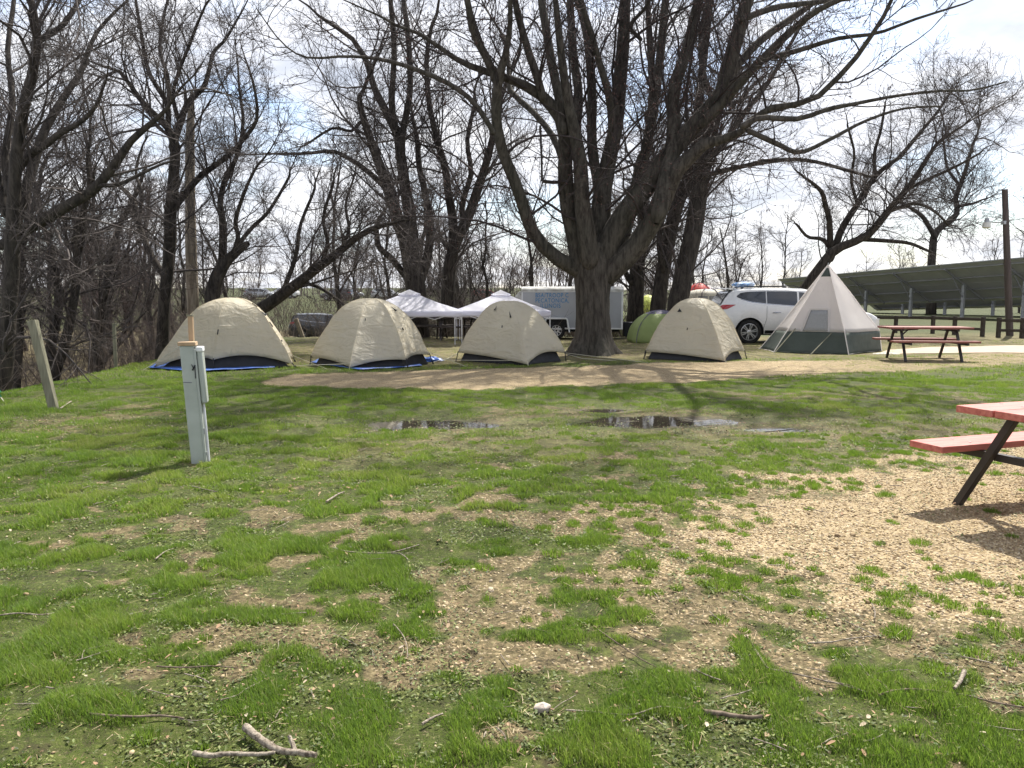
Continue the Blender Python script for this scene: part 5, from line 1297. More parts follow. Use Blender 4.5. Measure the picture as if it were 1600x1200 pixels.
# ---------------------------------------------------------------- wheels
def wheel(parent, c, r, w, rim='alloy', spokes=6, out=-1, rim_r=.66, twin=True):
    wt = root('wheel', None, None, c); wt.parent = parent
    h = w / 2
    prof = [(r * rim_r, -h * .9), (r * .80, -h), (r * .93, -h * .97), (r * .985, -h * .75), (r, -h * .4), (r, h * .4), (r * .985, h * .75), (r * .93, h * .97), (r * .8, h), (r * rim_r, h * .9), (r * rim_r, -h * .9)]
    mb = MB(); mb.lathe_y(prof, 40); build('tyre', mb, 'tyre', wt, smooth=50)
    mb = MB(); o = out * h * .86
    mb.lathe_y([(r * rim_r, o), (r * rim_r * .95, o + out * .004), (r * rim_r * .90, o - out * .03), (r * rim_r * .90, -o * .5)], 40)
    mb.lathe_y([(r * .17, o - out * .035), (r * .17, o - out * .006), (r * .11, o), (.0001, o)], 20)
    for k in range(spokes):
        a = k * 2 * math.pi / spokes + .26
        for da in ((-.13, .13) if twin else (0,)):
            p0 = Vector((math.cos(a + da * 2) * r * .14, o - out * .018, math.sin(a + da * 2) * r * .14)); p1 = Vector((math.cos(a + da) * r * rim_r * .93, o - out * .012, math.sin(a + da) * r * rim_r * .93))
            mb.bar(p0, p1, r * (.075 if twin else .13), .022, (0, 1, 0))
    rm = build('rim', mb, rim, wt, smooth=35)
    mb = MB(); mb.lathe_y([(.0001, o - out * .07), (r * rim_r * .9, o - out * .07)], 30); build('brake_disc', mb, 'plastic', wt)
    if not twin:
        mb = MB(); mb.lathe_y([(r * .12, o + out * .002), (r * .10, o + out * .012), (.0001, o + out * .012)], 16); build('hub_cap', mb, 'plastic', rm)
    return wt

# ---------------------------------------------------------------- trailer
def trailer():
    x0 = at(815, 500, 27.2).x; z0 = hz(2, 27.2); Lx = 3.55; W = 1.75; H = 1.83
    rt = root('cargo_trailer', 'grey white enclosed cargo trailer with blue lettering, behind the maple trunk', 'trailer', (x0, 27.2, z0), R_(-4))
    zb, zt = .36, H
    mb = MB(); mb.box((Lx / 2, W / 2, (zb + zt - .10) / 2), (Lx, W, zt - .10 - zb)); build('body', mb, 'trailer', rt, bevel=.03)
    # roof with rounded edge
    prof = [(-.02, zt - .16), (-.03, zt - .08), (.02, zt - .02), (.18, zt + .01), (W / 2, zt + .03), (W - .18, zt + .01), (W - .02, zt - .02), (W + .03, zt - .08), (W + .02, zt - .16)]
    mb = MB(); mb.grid(lambda u, v: (-.01 + (Lx + .02) * v, _pi(prof, u)[0], _pi(prof, u)[1]), len(prof) - 1, 6); 
    mb.f.append(tuple(k * 7 for k in range(len(prof)))); mb.f.append(tuple(k * 7 + 6 for k in range(len(prof))))
    build('roof', mb, 'trim_dirty', rt, smooth=40)
    mb = MB(); mb.box((Lx / 2, -.006, zt - .155), (Lx + .01, .02, .035)); mb.box((Lx / 2, -.006, zb + .02), (Lx, .02, .05)); build('side_trim', mb, 'trim_w', rt, bevel=.004)
    mb = MB(); mb.box((.02, -.004, (zb + zt) / 2 - .08), (.045, .016, zt - zb - .2)); build('corner_trim', mb, 'trim_w', rt)
    mb = MB(); mb.box((Lx - .03, -.004, (zb + zt) / 2 - .08), (.06, .016, zt - zb - .2)); build('corner_trim', mb, 'trim_w', rt)
    mb = MB()
    for k in (.62, 1.83, 2.44, 3.05): mb.box((k, -.002, (zb + zt) / 2 - .07), (.006, .005, zt - zb - .22))
    build('panel_joint', mb, 'steel', rt)
    # sloping front on the left with a door and vent
    mb = MB(); mb.prism([(-.32, zb), (0, zb), (0, zt - .12), (-.10, zt - .16), (-.32, zt - .42)], .10, W - .10); build('nose', mb, 'trim_dirty', rt, bevel=.02)
    mb = MB(); mb.box((-.05, .06, 1.3), (.05, .02, .16)); build('vent', mb, 'black', rt)
    # side door behind the trunk
    d = MB(); d.box((2.72, -.010, 1.06), (.62, .02, 1.16)); dd = build('side_door', d, 'trailer', rt, bevel=.006)
    mb = MB(); mb.box((2.46, -.03, 1.05), (.10, .03, .03)); build('handle', mb, 'steel', dd)
    mb = MB(); mb.box((1.93, -.022, 1.30), (.05, .03, .10)); build('marker_lamp', mb, 'taillight', rt)
    # wheel, fender
    xw = 1.18 + .05
    wheel(rt, (xw, .02, .31), .305, .18, 'rim_w', 8, -1, .62, False); wheel(rt, (xw, W - .02, .31), .305, .18, 'rim_w', 8, 1, .62, False)
    f = MB(); o = [(xw - .46, .25), (xw - .38, .70), (xw - .33, .74), (xw + .33, .74), (xw + .38, .70), (xw + .46, .25)]
    for a, b in zip(o[:-1], o[1:]): f.bar((a[0], -.06, a[1]), (b[0], -.06, b[1]), .05, .24, (0, 1, 0))
    build('fender', f, 'trim_w', rt, bevel=.004)
    f = MB(); f.prism([(xw - .40, .30), (xw - .34, .70), (xw + .34, .70), (xw + .40, .30)], .004, .012)
    f.v = [(a, b - .008, c) for a, b, c in f.v]; build('wheel_well', f, 'black', rt)
    mb = MB(); mb.box((Lx / 2, .3, zb - .05), (Lx - .2, .06, .10)); mb.box((Lx / 2, W - .3, zb - .05), (Lx - .2, .06, .10)); mb.bar((0, .3, zb - .05), (-1.2, W / 2, zb - .05), .06, .09); mb.bar((0, W - .3, zb - .05), (-1.2, W / 2, zb - .05), .06, .09)
    mb.box((-1.0, W / 2, .22), (.05, .05, .45)); build('tow_frame', mb, 'black', rt)
    # lettering
    for i, (t, x, sz) in enumerate((('BSA/TROOP C', .48, .182), ('PECATONICA,', .48, .182), ('ILLINOIS', .66, .182))):
        cu = bpy.data.curves.new('lettering', 'FONT'); cu.body = t; cu.size = sz * 1.16; cu.extrude = .002; cu.offset = .0025; cu.space_character = 1.12
        cu.materials.append(M['letter']); o_ = bpy.data.objects.new('lettering', cu); C.objects.link(o_); o_.parent = rt
        o_.location = (x, -.004, 1.475 - i * .182); o_.rotation_euler = (R_(90), 0, 0); o_.scale = (.80, 1, 1)
        bpy.context.view_layer.update(); me_ = bpy.data.meshes.new_from_object(o_.evaluated_get(bpy.context.evaluated_depsgraph_get())); me_.name = 'lettering'
        o2 = mobj('lettering', me_, rt); o2.location = o_.location; o2.rotation_euler = o_.rotation_euler; o2.scale = o_.scale; bpy.data.objects.remove(o_)
    mb = MB(); mb.box((Lx + .25, .5, .35), (.4, .5, .5)); build('rear_step', mb, 'black', rt, bevel=.02)
trailer()

# ---------------------------------------------------------------- cars
def car(name, loc, rz, paint, label, L_=5.2, Wd=1.0, rack=True, detail=True, wheel_rim='alloy', group=None, sx=1.0):
    rt = root(name, label, 'car', loc, rz, group)
    WX = (1.08, 4.10); WR = .385; ZC = .375
    # station: x, top, belt, half width at belt, half width at roof, bottom
    ST = [(0.00, .92, .86, .74, .60, .40), (.03, 1.00, .92, .84, .62, .36), (.09, 1.06, 1.00, .91, .66, .34), (.20, 1.25, 1.12, .95, .70, .33), (.33, 1.46, 1.22, .97, .72, .33), (.46, 1.63, 1.25, .98, .73, .33), (.62, 1.715, 1.26, .985, .75, .33), (.9, 1.745, 1.25, .99, .76, .33),
          (1.5, 1.765, 1.22, .99, .77, .32), (2.2, 1.765, 1.18, .99, .775, .31), (2.8, 1.74, 1.15, .99, .77, .31), (3.2, 1.66, 1.13, .985, .75, .31), (3.55, 1.48, 1.11, .98, .73, .32), (3.85, 1.27, 1.09, .975, .72, .33), (4.08, 1.12, 1.06, .97, .80, .33), (4.5, 1.06, 1.0, .95, .80, .34), (4.85, .98, .92, .90, .74, .35), (5.08, .86, .80, .82, .66, .36), (5.18, .70, .66, .72, .58, .38), (5.20, .60, .56, .66, .5, .42)]
    SA = np.array(ST)
    def st(x): return [float(np.interp(x, SA[:, 0], SA[:, k])) for k in range(1, 6)]
    def bottom(x, zb):
        for xw in WX:
            d = abs(x - xw)
            if d < .455: zb = max(zb, ZC + math.sqrt(max(0, .455 ** 2 - d * d)))
        return zb
    def ring(x):
        top, belt, w, wr, zb = st(x); z1 = bottom(x, zb)
        zs = [(w * .93, z1), (w * .985, z1 + (.62 - z1) * .35 if z1 < .55 else z1 + .01), (w * 1.0, max(.64, z1 + .02)), (w * 1.005, max(.80, z1 + .04)), (w * .985, belt - .03), (w * .965, belt + .01)]
        cab = top - belt
        k = min(1, max(0, (cab - .06) / .25)); wt = wr * k + w * .86 * (1 - k)
        for f in (.25, .5, .75, .93): zs.append(((w * .955) * (1 - f) + (wt + .02) * f, belt + .01 + (cab - .02) * f * .97))
        zs += [(wt * .90, top - .018), (wt * .62, top - .004), (wt * .3, top), (0, top + .002)]
        return zs
    xs = sorted(set(list(np.linspace(0, .5, 12)) + list(np.linspace(.5, 5.2, 60)) + [w + .455 * math.cos(t) for w in WX for t in np.linspace(0, math.pi, 19)] + list(np.linspace(5.0, 5.2, 8))))
    mb = MB(); RG = [ring(x) for x in xs]; m = len(RG[0])
    for s in (-1, 1):
        b = len(mb.v)
        for x, rg in zip(xs, RG): mb.v += [(x, s * p[0], p[1]) for p in rg]
        for i in range(len(xs) - 1):
            for j in range(m - 1): mb.f.append((b + i * m + j, b + (i + 1) * m + j, b + (i + 1) * m + j + 1, b + i * m + j + 1))
    nb = len(xs) * m
    for e in (0, len(xs) - 1): mb.f.append(tuple(e * m + j for j in range(m)) + tuple(nb + e * m + j for j in reversed(range(m - 1))))
    build('body', mb, paint, rt, smooth=38)
    def side(x, z):
        rg = ring(x); zz = [p[1] for p in rg]; yy = [p[0] for p in rg]; return float(np.interp(z, zz[:10], yy[:10]))
    def patch(nm, m_, top, bot, x0, x1, o=.006, par=rt, nx=24, nz=5, sides=(-1, 1)):
        r_ = None
        for s in sides:
            mb = MB(); mb.grid(lambda u, v: (lambda x: (lambda z: (x, s * (side(x, z) + o), z))(bot(x) + (top(x) - bot(x)) * v))(x0 + (x1 - x0) * u), nx, nz)
            r_ = build(nm, mb, m_, par, smooth=50)
        return r_
    it = lambda P_: (lambda x: float(np.interp(x, [p[0] for p in P_], [p[1] for p in P_])))
    wt_ = it([(.66, 1.50), (.80, 1.60), (1.0, 1.635), (1.6, 1.655), (2.4, 1.65), (2.9, 1.60), (3.2, 1.50), (3.6, 1.27), (3.75, 1.18)]); wb_ = it([(.66, 1.48), (.80, 1.42), (1.1, 1.33), (1.6, 1.27), (2.4, 1.21), (3.2, 1.16), (3.75, 1.14)])
    for a, b in ((.68, 1.58), (1.61, 2.55), (2.61, 3.70)): patch('side_window', 'glass', wt_, wb_, a, b)
    patch('window_trim', 'chrome', lambda x: wb_(x) - .002, lambda x: wb_(x) - .022, .8, 3.72, .008)
    patch('tail_lamp', 'taillight', it([(.13, 1.15), (.24, 1.235), (.62, 1.235)]), it([(.13, 1.13), (.22, 1.08), (.38, 1.10), (.62, 1.225)]), .13, .62, .008, nx=14)
    patch('sill_cladding', 'plastic', lambda x: .43, lambda x: .33, 1.56, 3.62, .006)
    for xw in WX:
        for s in (-1, 1):
            pts = [(xw + .465 * math.cos(t), s * (side(min(5.15, max(.02, xw + .465 * math.cos(t))), ZC + .47 * math.sin(t)) + .0), ZC + .465 * math.sin(t)) for t in np.linspace(.05, math.pi - .05, 22)]
            mb = MB(); mb.tube(pts, .013, 6); build('arch_trim', mb, paint, rt)
    for xd in (1.60, 2.58, 3.62):
        for s in (-1, 1):
            mb = MB(); mb.tube([(xd - (.0 if xd > 2 else .10 * max(0, (.8 - z)) * 3), s * (side(xd, z) + .001), z) for z in np.linspace(.42, 1.19, 9)], .005, 4); build('door_gap', mb, 'plastic', rt)
    for xd in (1.78, 2.75):
        for s in (-1, 1):
            mb = MB(); mb.tube([(xd, s * (side(xd, .98) + .01), .985), (xd + .05, s * (side(xd, 1.0) + .04), .99), (xd + .2, s * (side(xd, 1.0) + .04), .995), (xd + .25, s * (side(xd, 1.0) + .01), .99)], .014, 6); build('door_handle', mb, 'chrome', rt)
    # rear glass, rear bumper, plate; windscreen
    def rear(u, v):
        x = .30 + .24 * v - .0; top, belt, w, wr, zb = st(x); y = (u - .5) * 2 * (wr + .02 + (.10 * (1 - v))); return (x - .03 - .012, y, top + .002)
    mb = MB()
    mb.grid(lambda u, v: (lambda x: (x - .028, (u - .5) * 2 * (.80 - .10 * v), st(x)[0] + .012))(.20 + .36 * v), 10, 8); build('rear_window', mb, 'glass', rt, smooth=50)
    mb = MB(); mb.grid(lambda u, v: (lambda x: (x + .03, (u - .5) * 2 * (.70 + .06 * v) , st(x)[0] + .014))(3.12 + .82 * v), 10, 8); build('windscreen', mb, 'glass', rt, smooth=50)
    mb = MB(); mb.box((.0, 0, .50), (.10, 1.5, .16)); build('bumper', mb, 'plastic', rt, bevel=.02)
    mb = MB(); mb.box((-.012, 0, .88), (.03, .50, .12)); build('number_plate', mb, 'trim_w', rt)
    mb = MB(); mb.box((5.17, 0, .62), (.08, .9, .14)); build('grille', mb, 'plastic', rt, bevel=.02)
    for s in (-1, 1): 
        mb = MB(); mb.grid(lambda u, v: (4.75 + .3 * u, s * (side(4.75 + .3 * u, .80 + .09 * v) + .006), .78 + .10 * v - .04 * u), 8, 3); build('headlight', mb, 'lamp_glass', rt)
        mb = MB(); mb.box((3.40, s * 1.06, 1.19), (.12, .20, .14)); build('wing_mirror', mb, paint, rt, bevel=.03)
        if rack:
            mb = MB(); mb.tube([(.85, s * .66, 1.75), (1.0, s * .66, 1.80), (2.5, s * .66, 1.82), (2.7, s * .66, 1.76)], .018, 6); build('roof_rail', mb, 'plastic', rt)
    mb = MB(); mb.grid(lambda u, v: (.46 + .24 * v, (u - .5) * 1.3, 1.735 + .0 * v + .02 * math.sin(v * 3)), 6, 3); build('spoiler', mb, paint, rt, thick=.02)
    mb = MB(); mb.box((2.6, 0, .40), (4.4, 1.55, .26)); mb.box((2.6, 0, .62), (4.9, 1.50, .5)); build('underbody', mb, 'black', rt)
    for xw in WX:
        for s in (-1, 1): wheel(rt, (xw, s * .87, ZC), WR, .235, wheel_rim, 6, s, .70, True)
    rt.scale = (sx, 1, 1)
    return rt
cx = at(1119, 500, 24.4).x
SUV = car('parked_car', (cx, 25.3, hz(cx + 2, 25)), R_(-3), 'car_white', 'white family car with dark windows parked behind the teepee tent')
# blue bundle on the roof
mb = MB()
bx, by, bz = cx + .98, 24.95, hz(cx + 2, 25) + 1.78
def bun(u, v):
    a = u * 6.2832; t = v * math.pi; k = 1 + .6 * (float(fbm(np.array(math.cos(a) * 2.), np.array(math.sin(a) * 2 + v * 4), .6, 91, 3)) - .5)
    return (bx + .36 * math.sin(t) * math.cos(a) * k, by + .26 * math.sin(t) * math.sin(a) * k, bz + .09 - .085 * math.cos(t) * k)
mb.grid(bun, 40, 16, True)
M['blue_pale'] = mat('pale_blue_cloth', (.16, .34, .66), (.48, .56, .68), .6, 7, pos=(.45, .55))
tag(build('blue_bundle', mb, 'blue_pale', smooth=40), 'pale blue bundle tied on the roof of the white car', 'bundle')
# cars far behind
def far_car(px, Y, rz, paint, label, sx=.9, group=None):
    x = at(px, 480, Y).x; o = car('parked_car', (x, Y, hz(x, Y)), R_(rz), paint, label, rack=False, group=group, sx=sx)
    return o
far_car(452, 50.0, 8, 'car_dark', 'dark car parked in the hollow between the first and second tan tents', .82)
def copy_car(src, px, Y, rz, label, paint, group='cars parked along the far field'):
    c = copy_tree(src); x = at(px, 480, Y).x; c.location = (x, Y, hz(x, Y)); c.rotation_euler = (0, 0, R_(rz)); c.scale = (.88, 1, .92); tag(c, label, 'car', group)
    for ch in children(c):
        if ch.name.split('.')[0] == 'body' and ch.type == 'MESH':
            ch.material_slots[0].link = 'OBJECT'; ch.material_slots[0].material = M[paint]
    return c
for px, Y, rz, pt, lab in ((383, 112, 4, 'car_silver', 'silver car on the far field edge, above the right end of the first tan tent'), (467, 116, 176, 'car_white', 'small white car on the horizon above the dark parked car'), (520, 114, 2, 'car_silver', 'silver car on the horizon just left of the second tent top'), (552, 110, 178, 'car_dark', 'dark car on the horizon left of the second tent top'), (580, 112, 5, 'car_white', 'white car on the horizon behind the top of the second tent'), (735, 108, 3, 'car_red', 'red car far off behind the two white canopies')):
    copy_car(SUV, px, Y, rz, lab, pt)

# cream cabin tent behind the car with a red dome, and yellow shelter
def cabin(px, Y, w, d, h, label):
    x = at(px, 480, Y).x; z = hz(x, Y); rt = root('cabin_tent', label, 'tent', (x, Y, z), R_(12))
    mb = MB()
    def fn(u, v):
        a = u * 6.2832; c, s = math.cos(a), math.sin(a); q = (abs(c) ** 6 + abs(s) ** 6) ** (-1 / 6)
        t = min(v / .8, 1); k = 1 if v <= .8 else 1 - ((v - .8) / .2) ** 2 * .85
        k *= 1 - .10 * t ** 2
        return (c * q * w / 2 * k, s * q * d / 2 * k, h * (.88 * t if v <= .8 else .88 + .12 * math.sin((v - .8) / .2 * 1.57)))
    mb.grid(fn, 56, 20, True); build('wall', mb, 'cream', rt, smooth=50)
    for x0, x1 in ((.595, .665), (.675, .735), (.775, .845)):
        m2 = MB(); m2.grid(lambda u, v: (lambda q: (q[0] * 1.01, q[1] * 1.01, q[2]))(fn(x0 + (x1 - x0) * u, .58 + .20 * v)), 8, 5); build('window', m2, 'mesh_win', rt)
    for u in (.625, .75, .875):
        m2 = MB(); m2.tube([tuple(c * 1.012 for c in fn(u, v)) for v in np.linspace(0, .98, 14)], .02, 5); build('pole', m2, 'grey_fab', rt)
cabin(1106, 31.5, 1.55, 1.8, 1.98, 'cream cabin tent with dark mesh windows, seen between the oak and the white car')
def small_dome(px, Y, w, h, m, label, name='dome_tent'):
    x = at(px, 480, Y).x; z = hz(x, Y); rt = root(name, label, 'tent', (x, Y, z))
    mb = MB(); mb.grid(lambda u, v: (w / 2 * math.sin(v * 1.57079) * math.cos(u * 6.2832), w / 2 * math.sin(v * 1.57079) * math.sin(u * 6.2832), h * math.cos(v * 1.57079) ** .8), 32, 10, True); build('fly', mb, m, rt)
    for a in (.12, .37, .62, .87):
        mb = MB(); mb.tube([(w / 2 * 1.01 * math.sin(v * 1.57079) * math.cos(a * 6.2832), w / 2 * 1.01 * math.sin(v * 1.57079) * math.sin(a * 6.2832), h * 1.005 * math.cos(v * 1.57079) ** .8) for v in np.linspace(0, 1, 10)], .02, 5); build('pole', mb, 'grey_fab', rt)
small_dome(1092, 35, 2.0, 2.55, 'red_fab', 'red domed tent showing just over the cream cabin tent')
small_dome(1012, 40, 2.4, 2.5, 'yellow_fab', 'yellow green dome tent seen between the trunks right of the trailer')
small_dome(972, 44, 3.0, 1.9, 'lime', 'pale green dome tent far behind the thick trunk next to the trailer')

# ---------------------------------------------------------------- solar arrays
def solar(P0, t0, t1, step, zc0, zslope, label, posts):
    dirv = Vector((-.0293, .085, 0)); sc = 48.0; u = dirv.normalized(); nrm = Vector((u.y, -u.x, 0))
    if nrm.x < 0: nrm = -nrm
    org = Vector((P0[0], P0[1], 0)); z0 = hz(org.x, org.y)
    rt = root('solar_array', label, 'solar panels', (org.x, org.y, z0), 0, 'solar panel rows')
    k = dirv.length * sc
    def P(t, s, h=0.0):
        """t along the row in bays, s down the slope from -2.45 (high edge) to 2.45"""
        a = R_(29); q = u * (t * k) + nrm * (s * math.cos(a)); z = zc0 - z0 + zslope * t - s * math.sin(a)
        return Vector((q.x + nrm.x * h * math.sin(a), q.y + nrm.y * h * math.sin(a), z + h * math.cos(a)))
    def slab(ta, tb, sa, sb, h0, h1, m, name, par):
        mb = MB(); mb.v = [tuple(P(t, s, h)) for h in (h0, h1) for t, s in ((ta, sa), (tb, sa), (tb, sb), (ta, sb))]
        mb.f = [(0, 3, 2, 1), (4, 5, 6, 7), (0, 1, 5, 4), (1, 2, 6, 5), (2, 3, 7, 6), (3, 0, 4, 7)]; return build(name, mb, m, par)
    n = max(1, int(round((t1 - t0) * 2)))
    for i in range(n):
        a, b = t0 + (t1 - t0) * i / n, t0 + (t1 - t0) * (i + 1) / n
        for sa, sb in ((-2.45, -.004), (.004, 2.45)):
            p_ = slab(a + .0012, b - .0012, sa, sb, 0, .035, 'solar_back', 'panel', rt)
            slab(a + .012, b - .012, sa + .02, sb - .02, .037, .041, 'solar_dark', 'cells', p_)
    for s in (-2.0, -.75, .75, 2.0):
        mb = MB(); mb.bar(P(t0, s, -.05), P(t1, s, -.05), .05, .08); build('purlin', mb, 'solar_frame', rt)
    mb = MB(); mb.bar(P(t0, -2.46, .012), P(t1, -2.46, .012), .03, .05); build('edge_rail', mb, 'steel', rt)
    t = math.ceil(t0)
    while t <= t1:
        p0 = P(t, 0, -.16); g = org + u * (t * k); zz = hz(g.x, g.y) - z0
        mb = MB(); mb.box((p0.x, p0.y, (p0.z + zz) / 2 - .2), (.20, .16, p0.z - zz + .5), math.atan2(u.y, u.x)); build('post', mb, 'steel', rt)
        mb = MB(); mb.bar(P(t, -2.1, -.12), P(t, 2.1, -.12), .07, .12); build('rafter', mb, 'solar_frame', rt)
        mb = MB(); mb.bar((p0.x, p0.y, p0.z - .9), P(t, -1.3, -.16), .05, .05); build('strut', mb, 'solar_frame', rt)
        t += 1
    return rt
solar((48 * .664, 48.0), -2.4, 4.85, 1, 2.52, -.155, 'nearest row of tilted solar panels on steel posts, beyond the rail fence', None)
solar((48 * .664 + 8.0, 51.2), -2.4, 5.2, 1, 2.15, -.155, 'second row of solar panels showing under and behind the nearest row', None)

# ---------------------------------------------------------------- rail fence and lamp pole
def fence(pts, label, split=0):
    o = Vector(pts[0]); rt = root('rail_fence', label, 'fence', (o.x, o.y, hz(o.x, o.y)), 0, 'low rail fences')
    z0 = hz(o.x, o.y); Q = [Vector((p[0] - o.x, p[1] - o.y, hz(p[0], p[1]) - z0)) for p in pts]
    for q in Q:
        mb = MB(); mb.box((q.x, q.y, q.z + .31), (.12, .12, .82), .2); build('post', mb, 'wood_dark', rt, bevel=.012)
    for a, b in zip(Q[:-1], Q[1:]):
        for z in (.62, .26):
            mb = MB(); mb.bar((a.x, a.y - .09, a.z + z), (b.x, b.y - .09, b.z + z + .01), .05, .10); build('rail', mb, 'wood_dark', rt, bevel=.008)
    return rt
fx = lambda px, Y: (at(px, 520, Y).x, Y)
fence([fx(1535, 28.5), fx(1491, 29.6), fx(1457, 30.6), fx(1399, 32.0), fx(1350, 33.2)], 'low dark rail fence between the teepee tent and the lamp pole')
fence([fx(1560, 28.0), fx(1597, 27.3), fx(1650, 26.4)], 'short stretch of low rail fence right of the gap, by the lamp pole')
def lamp_pole():
    Y = 28.8; b = at(1578, 520, Y); z0 = hz(b.x, Y); t = at(1570, 296, Y)
    rt = root('lamp_pole', 'tall brown wooden pole with a lamp on a side arm', 'lamp pole', (b.x, Y, z0)); d = Vector((t.x - b.x, 0, t.z - z0))
    mb = MB(); mb.tube([-d * .05, d * .5, d], [.125, .115, .10], 14); build('pole', mb, 'pole_wood', rt, smooth=60)
    p = at(1568, 348, Y) - Vector((b.x, Y, z0)); q = at(1546, 347, Y) - Vector((b.x, Y, z0))
    mb = MB(); mb.tube([p, q], .022, 6); mb.box(tuple(p), (.08, .2, .12)); build('arm', mb, 'steel', rt)
    mb = MB(); c = q + Vector((-.10, 0, -.03)); mb.tube([c + Vector((0, 0, .17)), c + Vector((0, 0, .02))], [.07, .09], 12); h = build('lamp_head', mb, 'steel', rt)
    mb = MB(); mb.tube([c + Vector((0, 0, .02)), c + Vector((0, 0, -.16)), c + Vector((0, 0, -.20))], [.13, .15, .08], 14); build('lens', mb, 'lamp_glass', h)
lamp_pole()

# ---------------------------------------------------------------- branches and stones on the grass
def stick(pts, label, rad, m='stick', name='fallen_stick', side=(), lift=.015):
    mb = MB(); P = []
    r = np.random.default_rng(len(label))
    for i, (px, py) in enumerate(pts):
        g_ = gp(px, py, .0); g_.z = hz(g_.x, g_.y) + lift + .008 * r.random(); P.append(g_)
    def sm_(P, ra):
        n = max(14, len(P) * 5); pp, rr = resample([tuple(p) for p in P], np.linspace(ra, ra * .6, len(P)), n)
        rr = rr * (1 + .10 * (r.random(n) - .5)); pp = pp + r.normal(size=pp.shape) * ra * .05; return [Vector(p) for p in pp], list(rr)
    a, b = sm_(P, rad); mb.tube(a, b, 8)
    for s in side:
        Q = []
        for k, (px, py) in enumerate(s):
            g_ = gp(px, py, .0); g_.z = hz(g_.x, g_.y) + lift + .012 * k; Q.append(g_)
        a, b = sm_(Q, rad * .7); mb.tube(a, b, 6)
    c = P[0]; o = build(name, mb, m, loc=tuple(c), off=tuple(c), smooth=50); tag(o, label, 'stick'); return o
stick([(384, 1152), (408, 1172), (438, 1186), (468, 1192), (494, 1200)], 'thick pale bark branch lying at the bottom edge of the photo', .0135, name='fallen_branch', lift=.03, side=[[(462, 1191), (458, 1181), (452, 1176)]])
stick([(304, 1186), (330, 1192), (360, 1190), (398, 1193), (430, 1188)], 'second pale branch meeting the thick one at the bottom edge', .0095, name='fallen_branch', lift=.025)
stick([(1100, 1126), (1130, 1128), (1165, 1132), (1192, 1135)], 'short thick dark stick lying flat at the lower middle right', .010, 'stick_d')
stick([(884, 1120), (925, 1126), (985, 1130), (1030, 1121), (1070, 1120)], 'long thin curved twig beside the pale stone', .0035)
stick([(1180, 1022), (1192, 1044), (1202, 1053), (1240, 1060), (1290, 1071), (1325, 1078), (1345, 1088)], 'bent grey twig with an elbow, right of centre at the bottom', .0042)
stick([(1373, 1100), (1402, 1090), (1440, 1089), (1500, 1094), (1550, 1108), (1600, 1117)], 'long dark bowed twig in the grass at the lower right', .0048, 'stick_d')
stick([(1506, 1060), (1500, 1078), (1490, 1094)], 'short pale stick standing out of the grass at the lower right', .009, lift=.03)
stick([(1262, 1012), (1300, 1007), (1330, 1001), (1370, 999)], 'thin twig where gravel and grass meet, lower right', .0038)
stick([(1344, 1044), (1356, 1062), (1378, 1078), (1390, 1093)], 'thin forked twig touching the long bowed twig', .0034, side=[[(1356, 1062), (1390, 1058), (1420, 1060)]])
stick([(522, 858), (540, 865), (580, 869), (615, 867), (655, 856)], 'grey branching twig in the green grass left of centre', .0055, side=[[(600, 868), (625, 872), (638, 886)], [(560, 867), (575, 880), (600, 883)]])
stick([(140, 1129), (200, 1128), (250, 1124), (288, 1127)], 'dark straight twig in the bare patch at the lower left', .0050, 'stick_d')
stick([(245, 1050), (290, 1053), (330, 1049), (372, 1052)], 'fine dark twig across the grass at the lower left', .0034, 'stick_d')
stick([(345, 1099), (370, 1093), (388, 1083), (411, 1070)], 'pale twig slanting up to the right at the lower left', .0036)
stick([(660, 1145), (676, 1135), (692, 1126)], 'short pale stick left of the pale stone', .0055)
stick([(0, 968), (30, 966), (62, 967), (85, 960)], 'twig lying at the left edge of the grass', .0040)
stick([(615, 982), (630, 1000), (636, 1018), (637, 1034)], 'thin curved stem on the bare ground left of centre', .0028)
stick([(934, 990), (965, 1012), (1000, 1035), (1025, 1052)], 'thin straight twig slanting across the gravelly ground at the centre', .0030, 'stick_d')
stick([(985, 992), (1010, 1003), (1040, 1015)], 'short twig above the slanting twig near the centre', .0028, 'stick_d')
stick([(1165, 1000), (1180, 1020), (1188, 1040)], 'small twig leading into the bent grey twig', .0028, 'stick_d')
stick([(243, 876), (258, 866), (271, 859)], 'little pale stick in the green grass on the left', .0046)
stick([(510, 787), (528, 778), (538, 771)], 'pale stick end among dead leaves in the middle distance', .0080)
stick([(300, 765), (320, 767), (340, 770)], 'straw coloured twig right of the hookup post shadow', .0045)
stick([(94, 640), (103, 634), (112, 628)], 'pale stick next to the foot of the leaning grey post', .012)
stick([(180, 520), (205, 528), (222, 535)], 'pale dead branch at the edge of the wood on the bank', .03) if False else None
mb = MB(); g_ = gp(848, 1112); r3 = np.random.default_rng(4)
z_ = hz(g_.x, g_.y)
mb.v = [(g_.x + v[0] * .036 * (1 + .7 * (r3.random() - .5)), g_.y + v[1] * .026 * (1 + .7 * (r3.random() - .5)), z_ + .010 + v[2] * .021 * (1 + .3 * (r3.random() - .5))) for v in IV]; mb.f = [tuple(f) for f in IF]
so = build('rock', mb, 'stone', smooth=0, bevel=.004)
tag(so, 'pale tan rock in the grass at the bottom centre', 'rock')

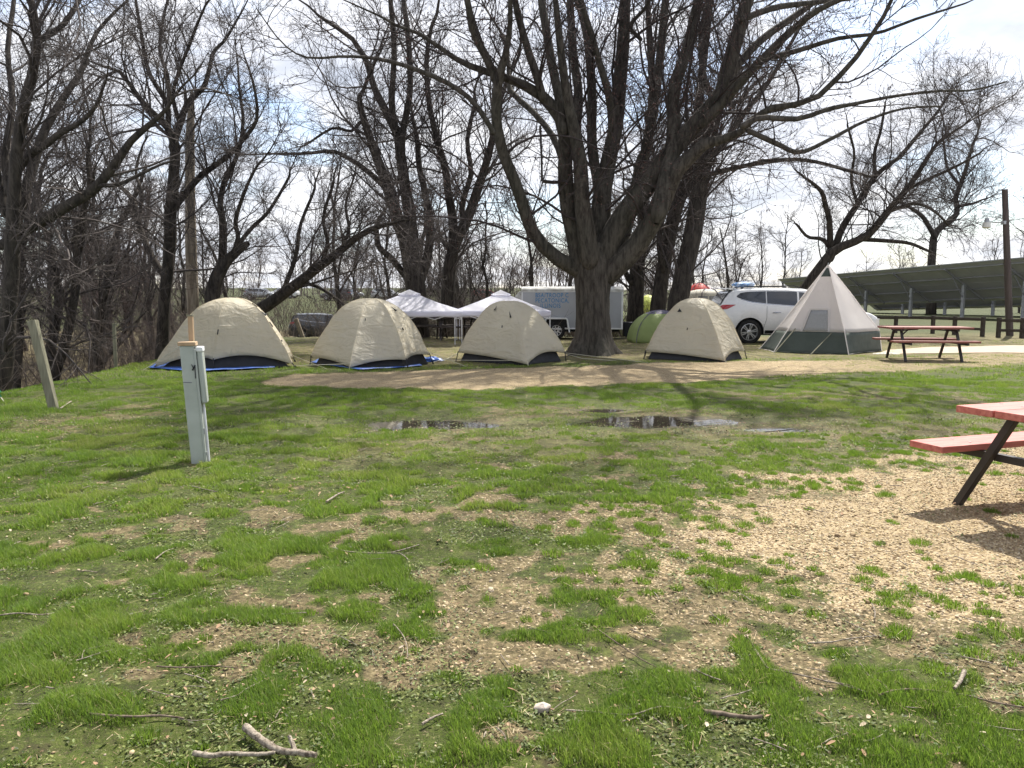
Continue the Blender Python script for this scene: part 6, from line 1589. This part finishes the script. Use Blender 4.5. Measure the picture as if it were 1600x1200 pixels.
# ================================================================ LIGHT, SKY
SUN_EL, SUN_AZ = 56, 28       # azimuth measured to the right of the view
sl = bpy.data.lights.new('sun', 'SUN'); sl.energy = SUN_E; sl.angle = R_(.53); sl.color = (1.0, .955, .87)
so = bpy.data.objects.new('sun', sl); C.objects.link(so)
dv = Vector((math.sin(R_(SUN_AZ)) * math.cos(R_(SUN_EL)), math.cos(R_(SUN_AZ)) * math.cos(R_(SUN_EL)), math.sin(R_(SUN_EL))))
so.rotation_euler = dv.to_track_quat('Z', 'Y').to_euler(); so.location = dv * 40
w = bpy.data.worlds.new('World'); S.world = w; w.use_nodes = True; nt = w.node_tree; nt.nodes.clear()
sky = N(nt, 'ShaderNodeTexSky'); sky.sky_type = 'NISHITA'; sky.sun_disc = False; sky.sun_elevation = R_(SUN_EL); sky.sun_rotation = R_(SUN_AZ); sky.air_density = 1.0; sky.dust_density = 1.5; sky.ozone_density = 1.6
tc = N(nt, 'ShaderNodeTexCoord'); sx = N(nt, 'ShaderNodeSeparateXYZ'); L(nt, tc.outputs['Generated'], sx.inputs[0])
zz = mth(nt, 'ADD', mth(nt, 'MAXIMUM', sx.outputs[2], 0.0), .22)
cb = N(nt, 'ShaderNodeCombineXYZ'); L(nt, mth(nt, 'DIVIDE', sx.outputs[0], zz), cb.inputs[0]); L(nt, mth(nt, 'DIVIDE', sx.outputs[1], zz), cb.inputs[1]); L(nt, mth(nt, 'MULTIPLY', sx.outputs[2], 1.4), cb.inputs[2])
mp = N(nt, 'ShaderNodeMapping'); mp.inputs['Location'].default_value = CLOUD_OFF; L(nt, cb.outputs[0], mp.inputs[0])
n1 = noise(nt, mp.outputs[0], 1.35, 9, .58, .25); n2 = noise(nt, mp.outputs[0], 2.3, 7, .6)
cover = ramp(nt, n1, [(.355, 0.0), (.50, 1.0)])
lum = ramp(nt, n2, [(.30, (.60, .64, .73)), (.50, (.88, .89, .95)), (.68, (1.12, 1.11, 1.11))])
b1 = N(nt, 'ShaderNodeBackground'); L(nt, sky.outputs[0], b1.inputs[0]); b1.inputs[1].default_value = SKY_S
b2 = N(nt, 'ShaderNodeBackground'); L(nt, lum, b2.inputs[0]); b2.inputs[1].default_value = CLOUD_S
mx = N(nt, 'ShaderNodeMixShader'); L(nt, mth(nt, 'MULTIPLY', cover, .93), mx.inputs[0]); L(nt, b1.outputs[0], mx.inputs[1]); L(nt, b2.outputs[0], mx.inputs[2])
wo = N(nt, 'ShaderNodeOutputWorld'); L(nt, mx.outputs[0], wo.inputs[0])
S.view_settings.view_transform = 'Standard'; S.view_settings.look = 'None'; S.view_settings.gamma = 1; S.view_settings.exposure = EXPO
S.cycles.max_bounces = 6; S.cycles.transparent_max_bounces = 8; S.cycles.use_denoising = True
S.cycles.use_adaptive_sampling = True; S.cycles.adaptive_threshold = .02
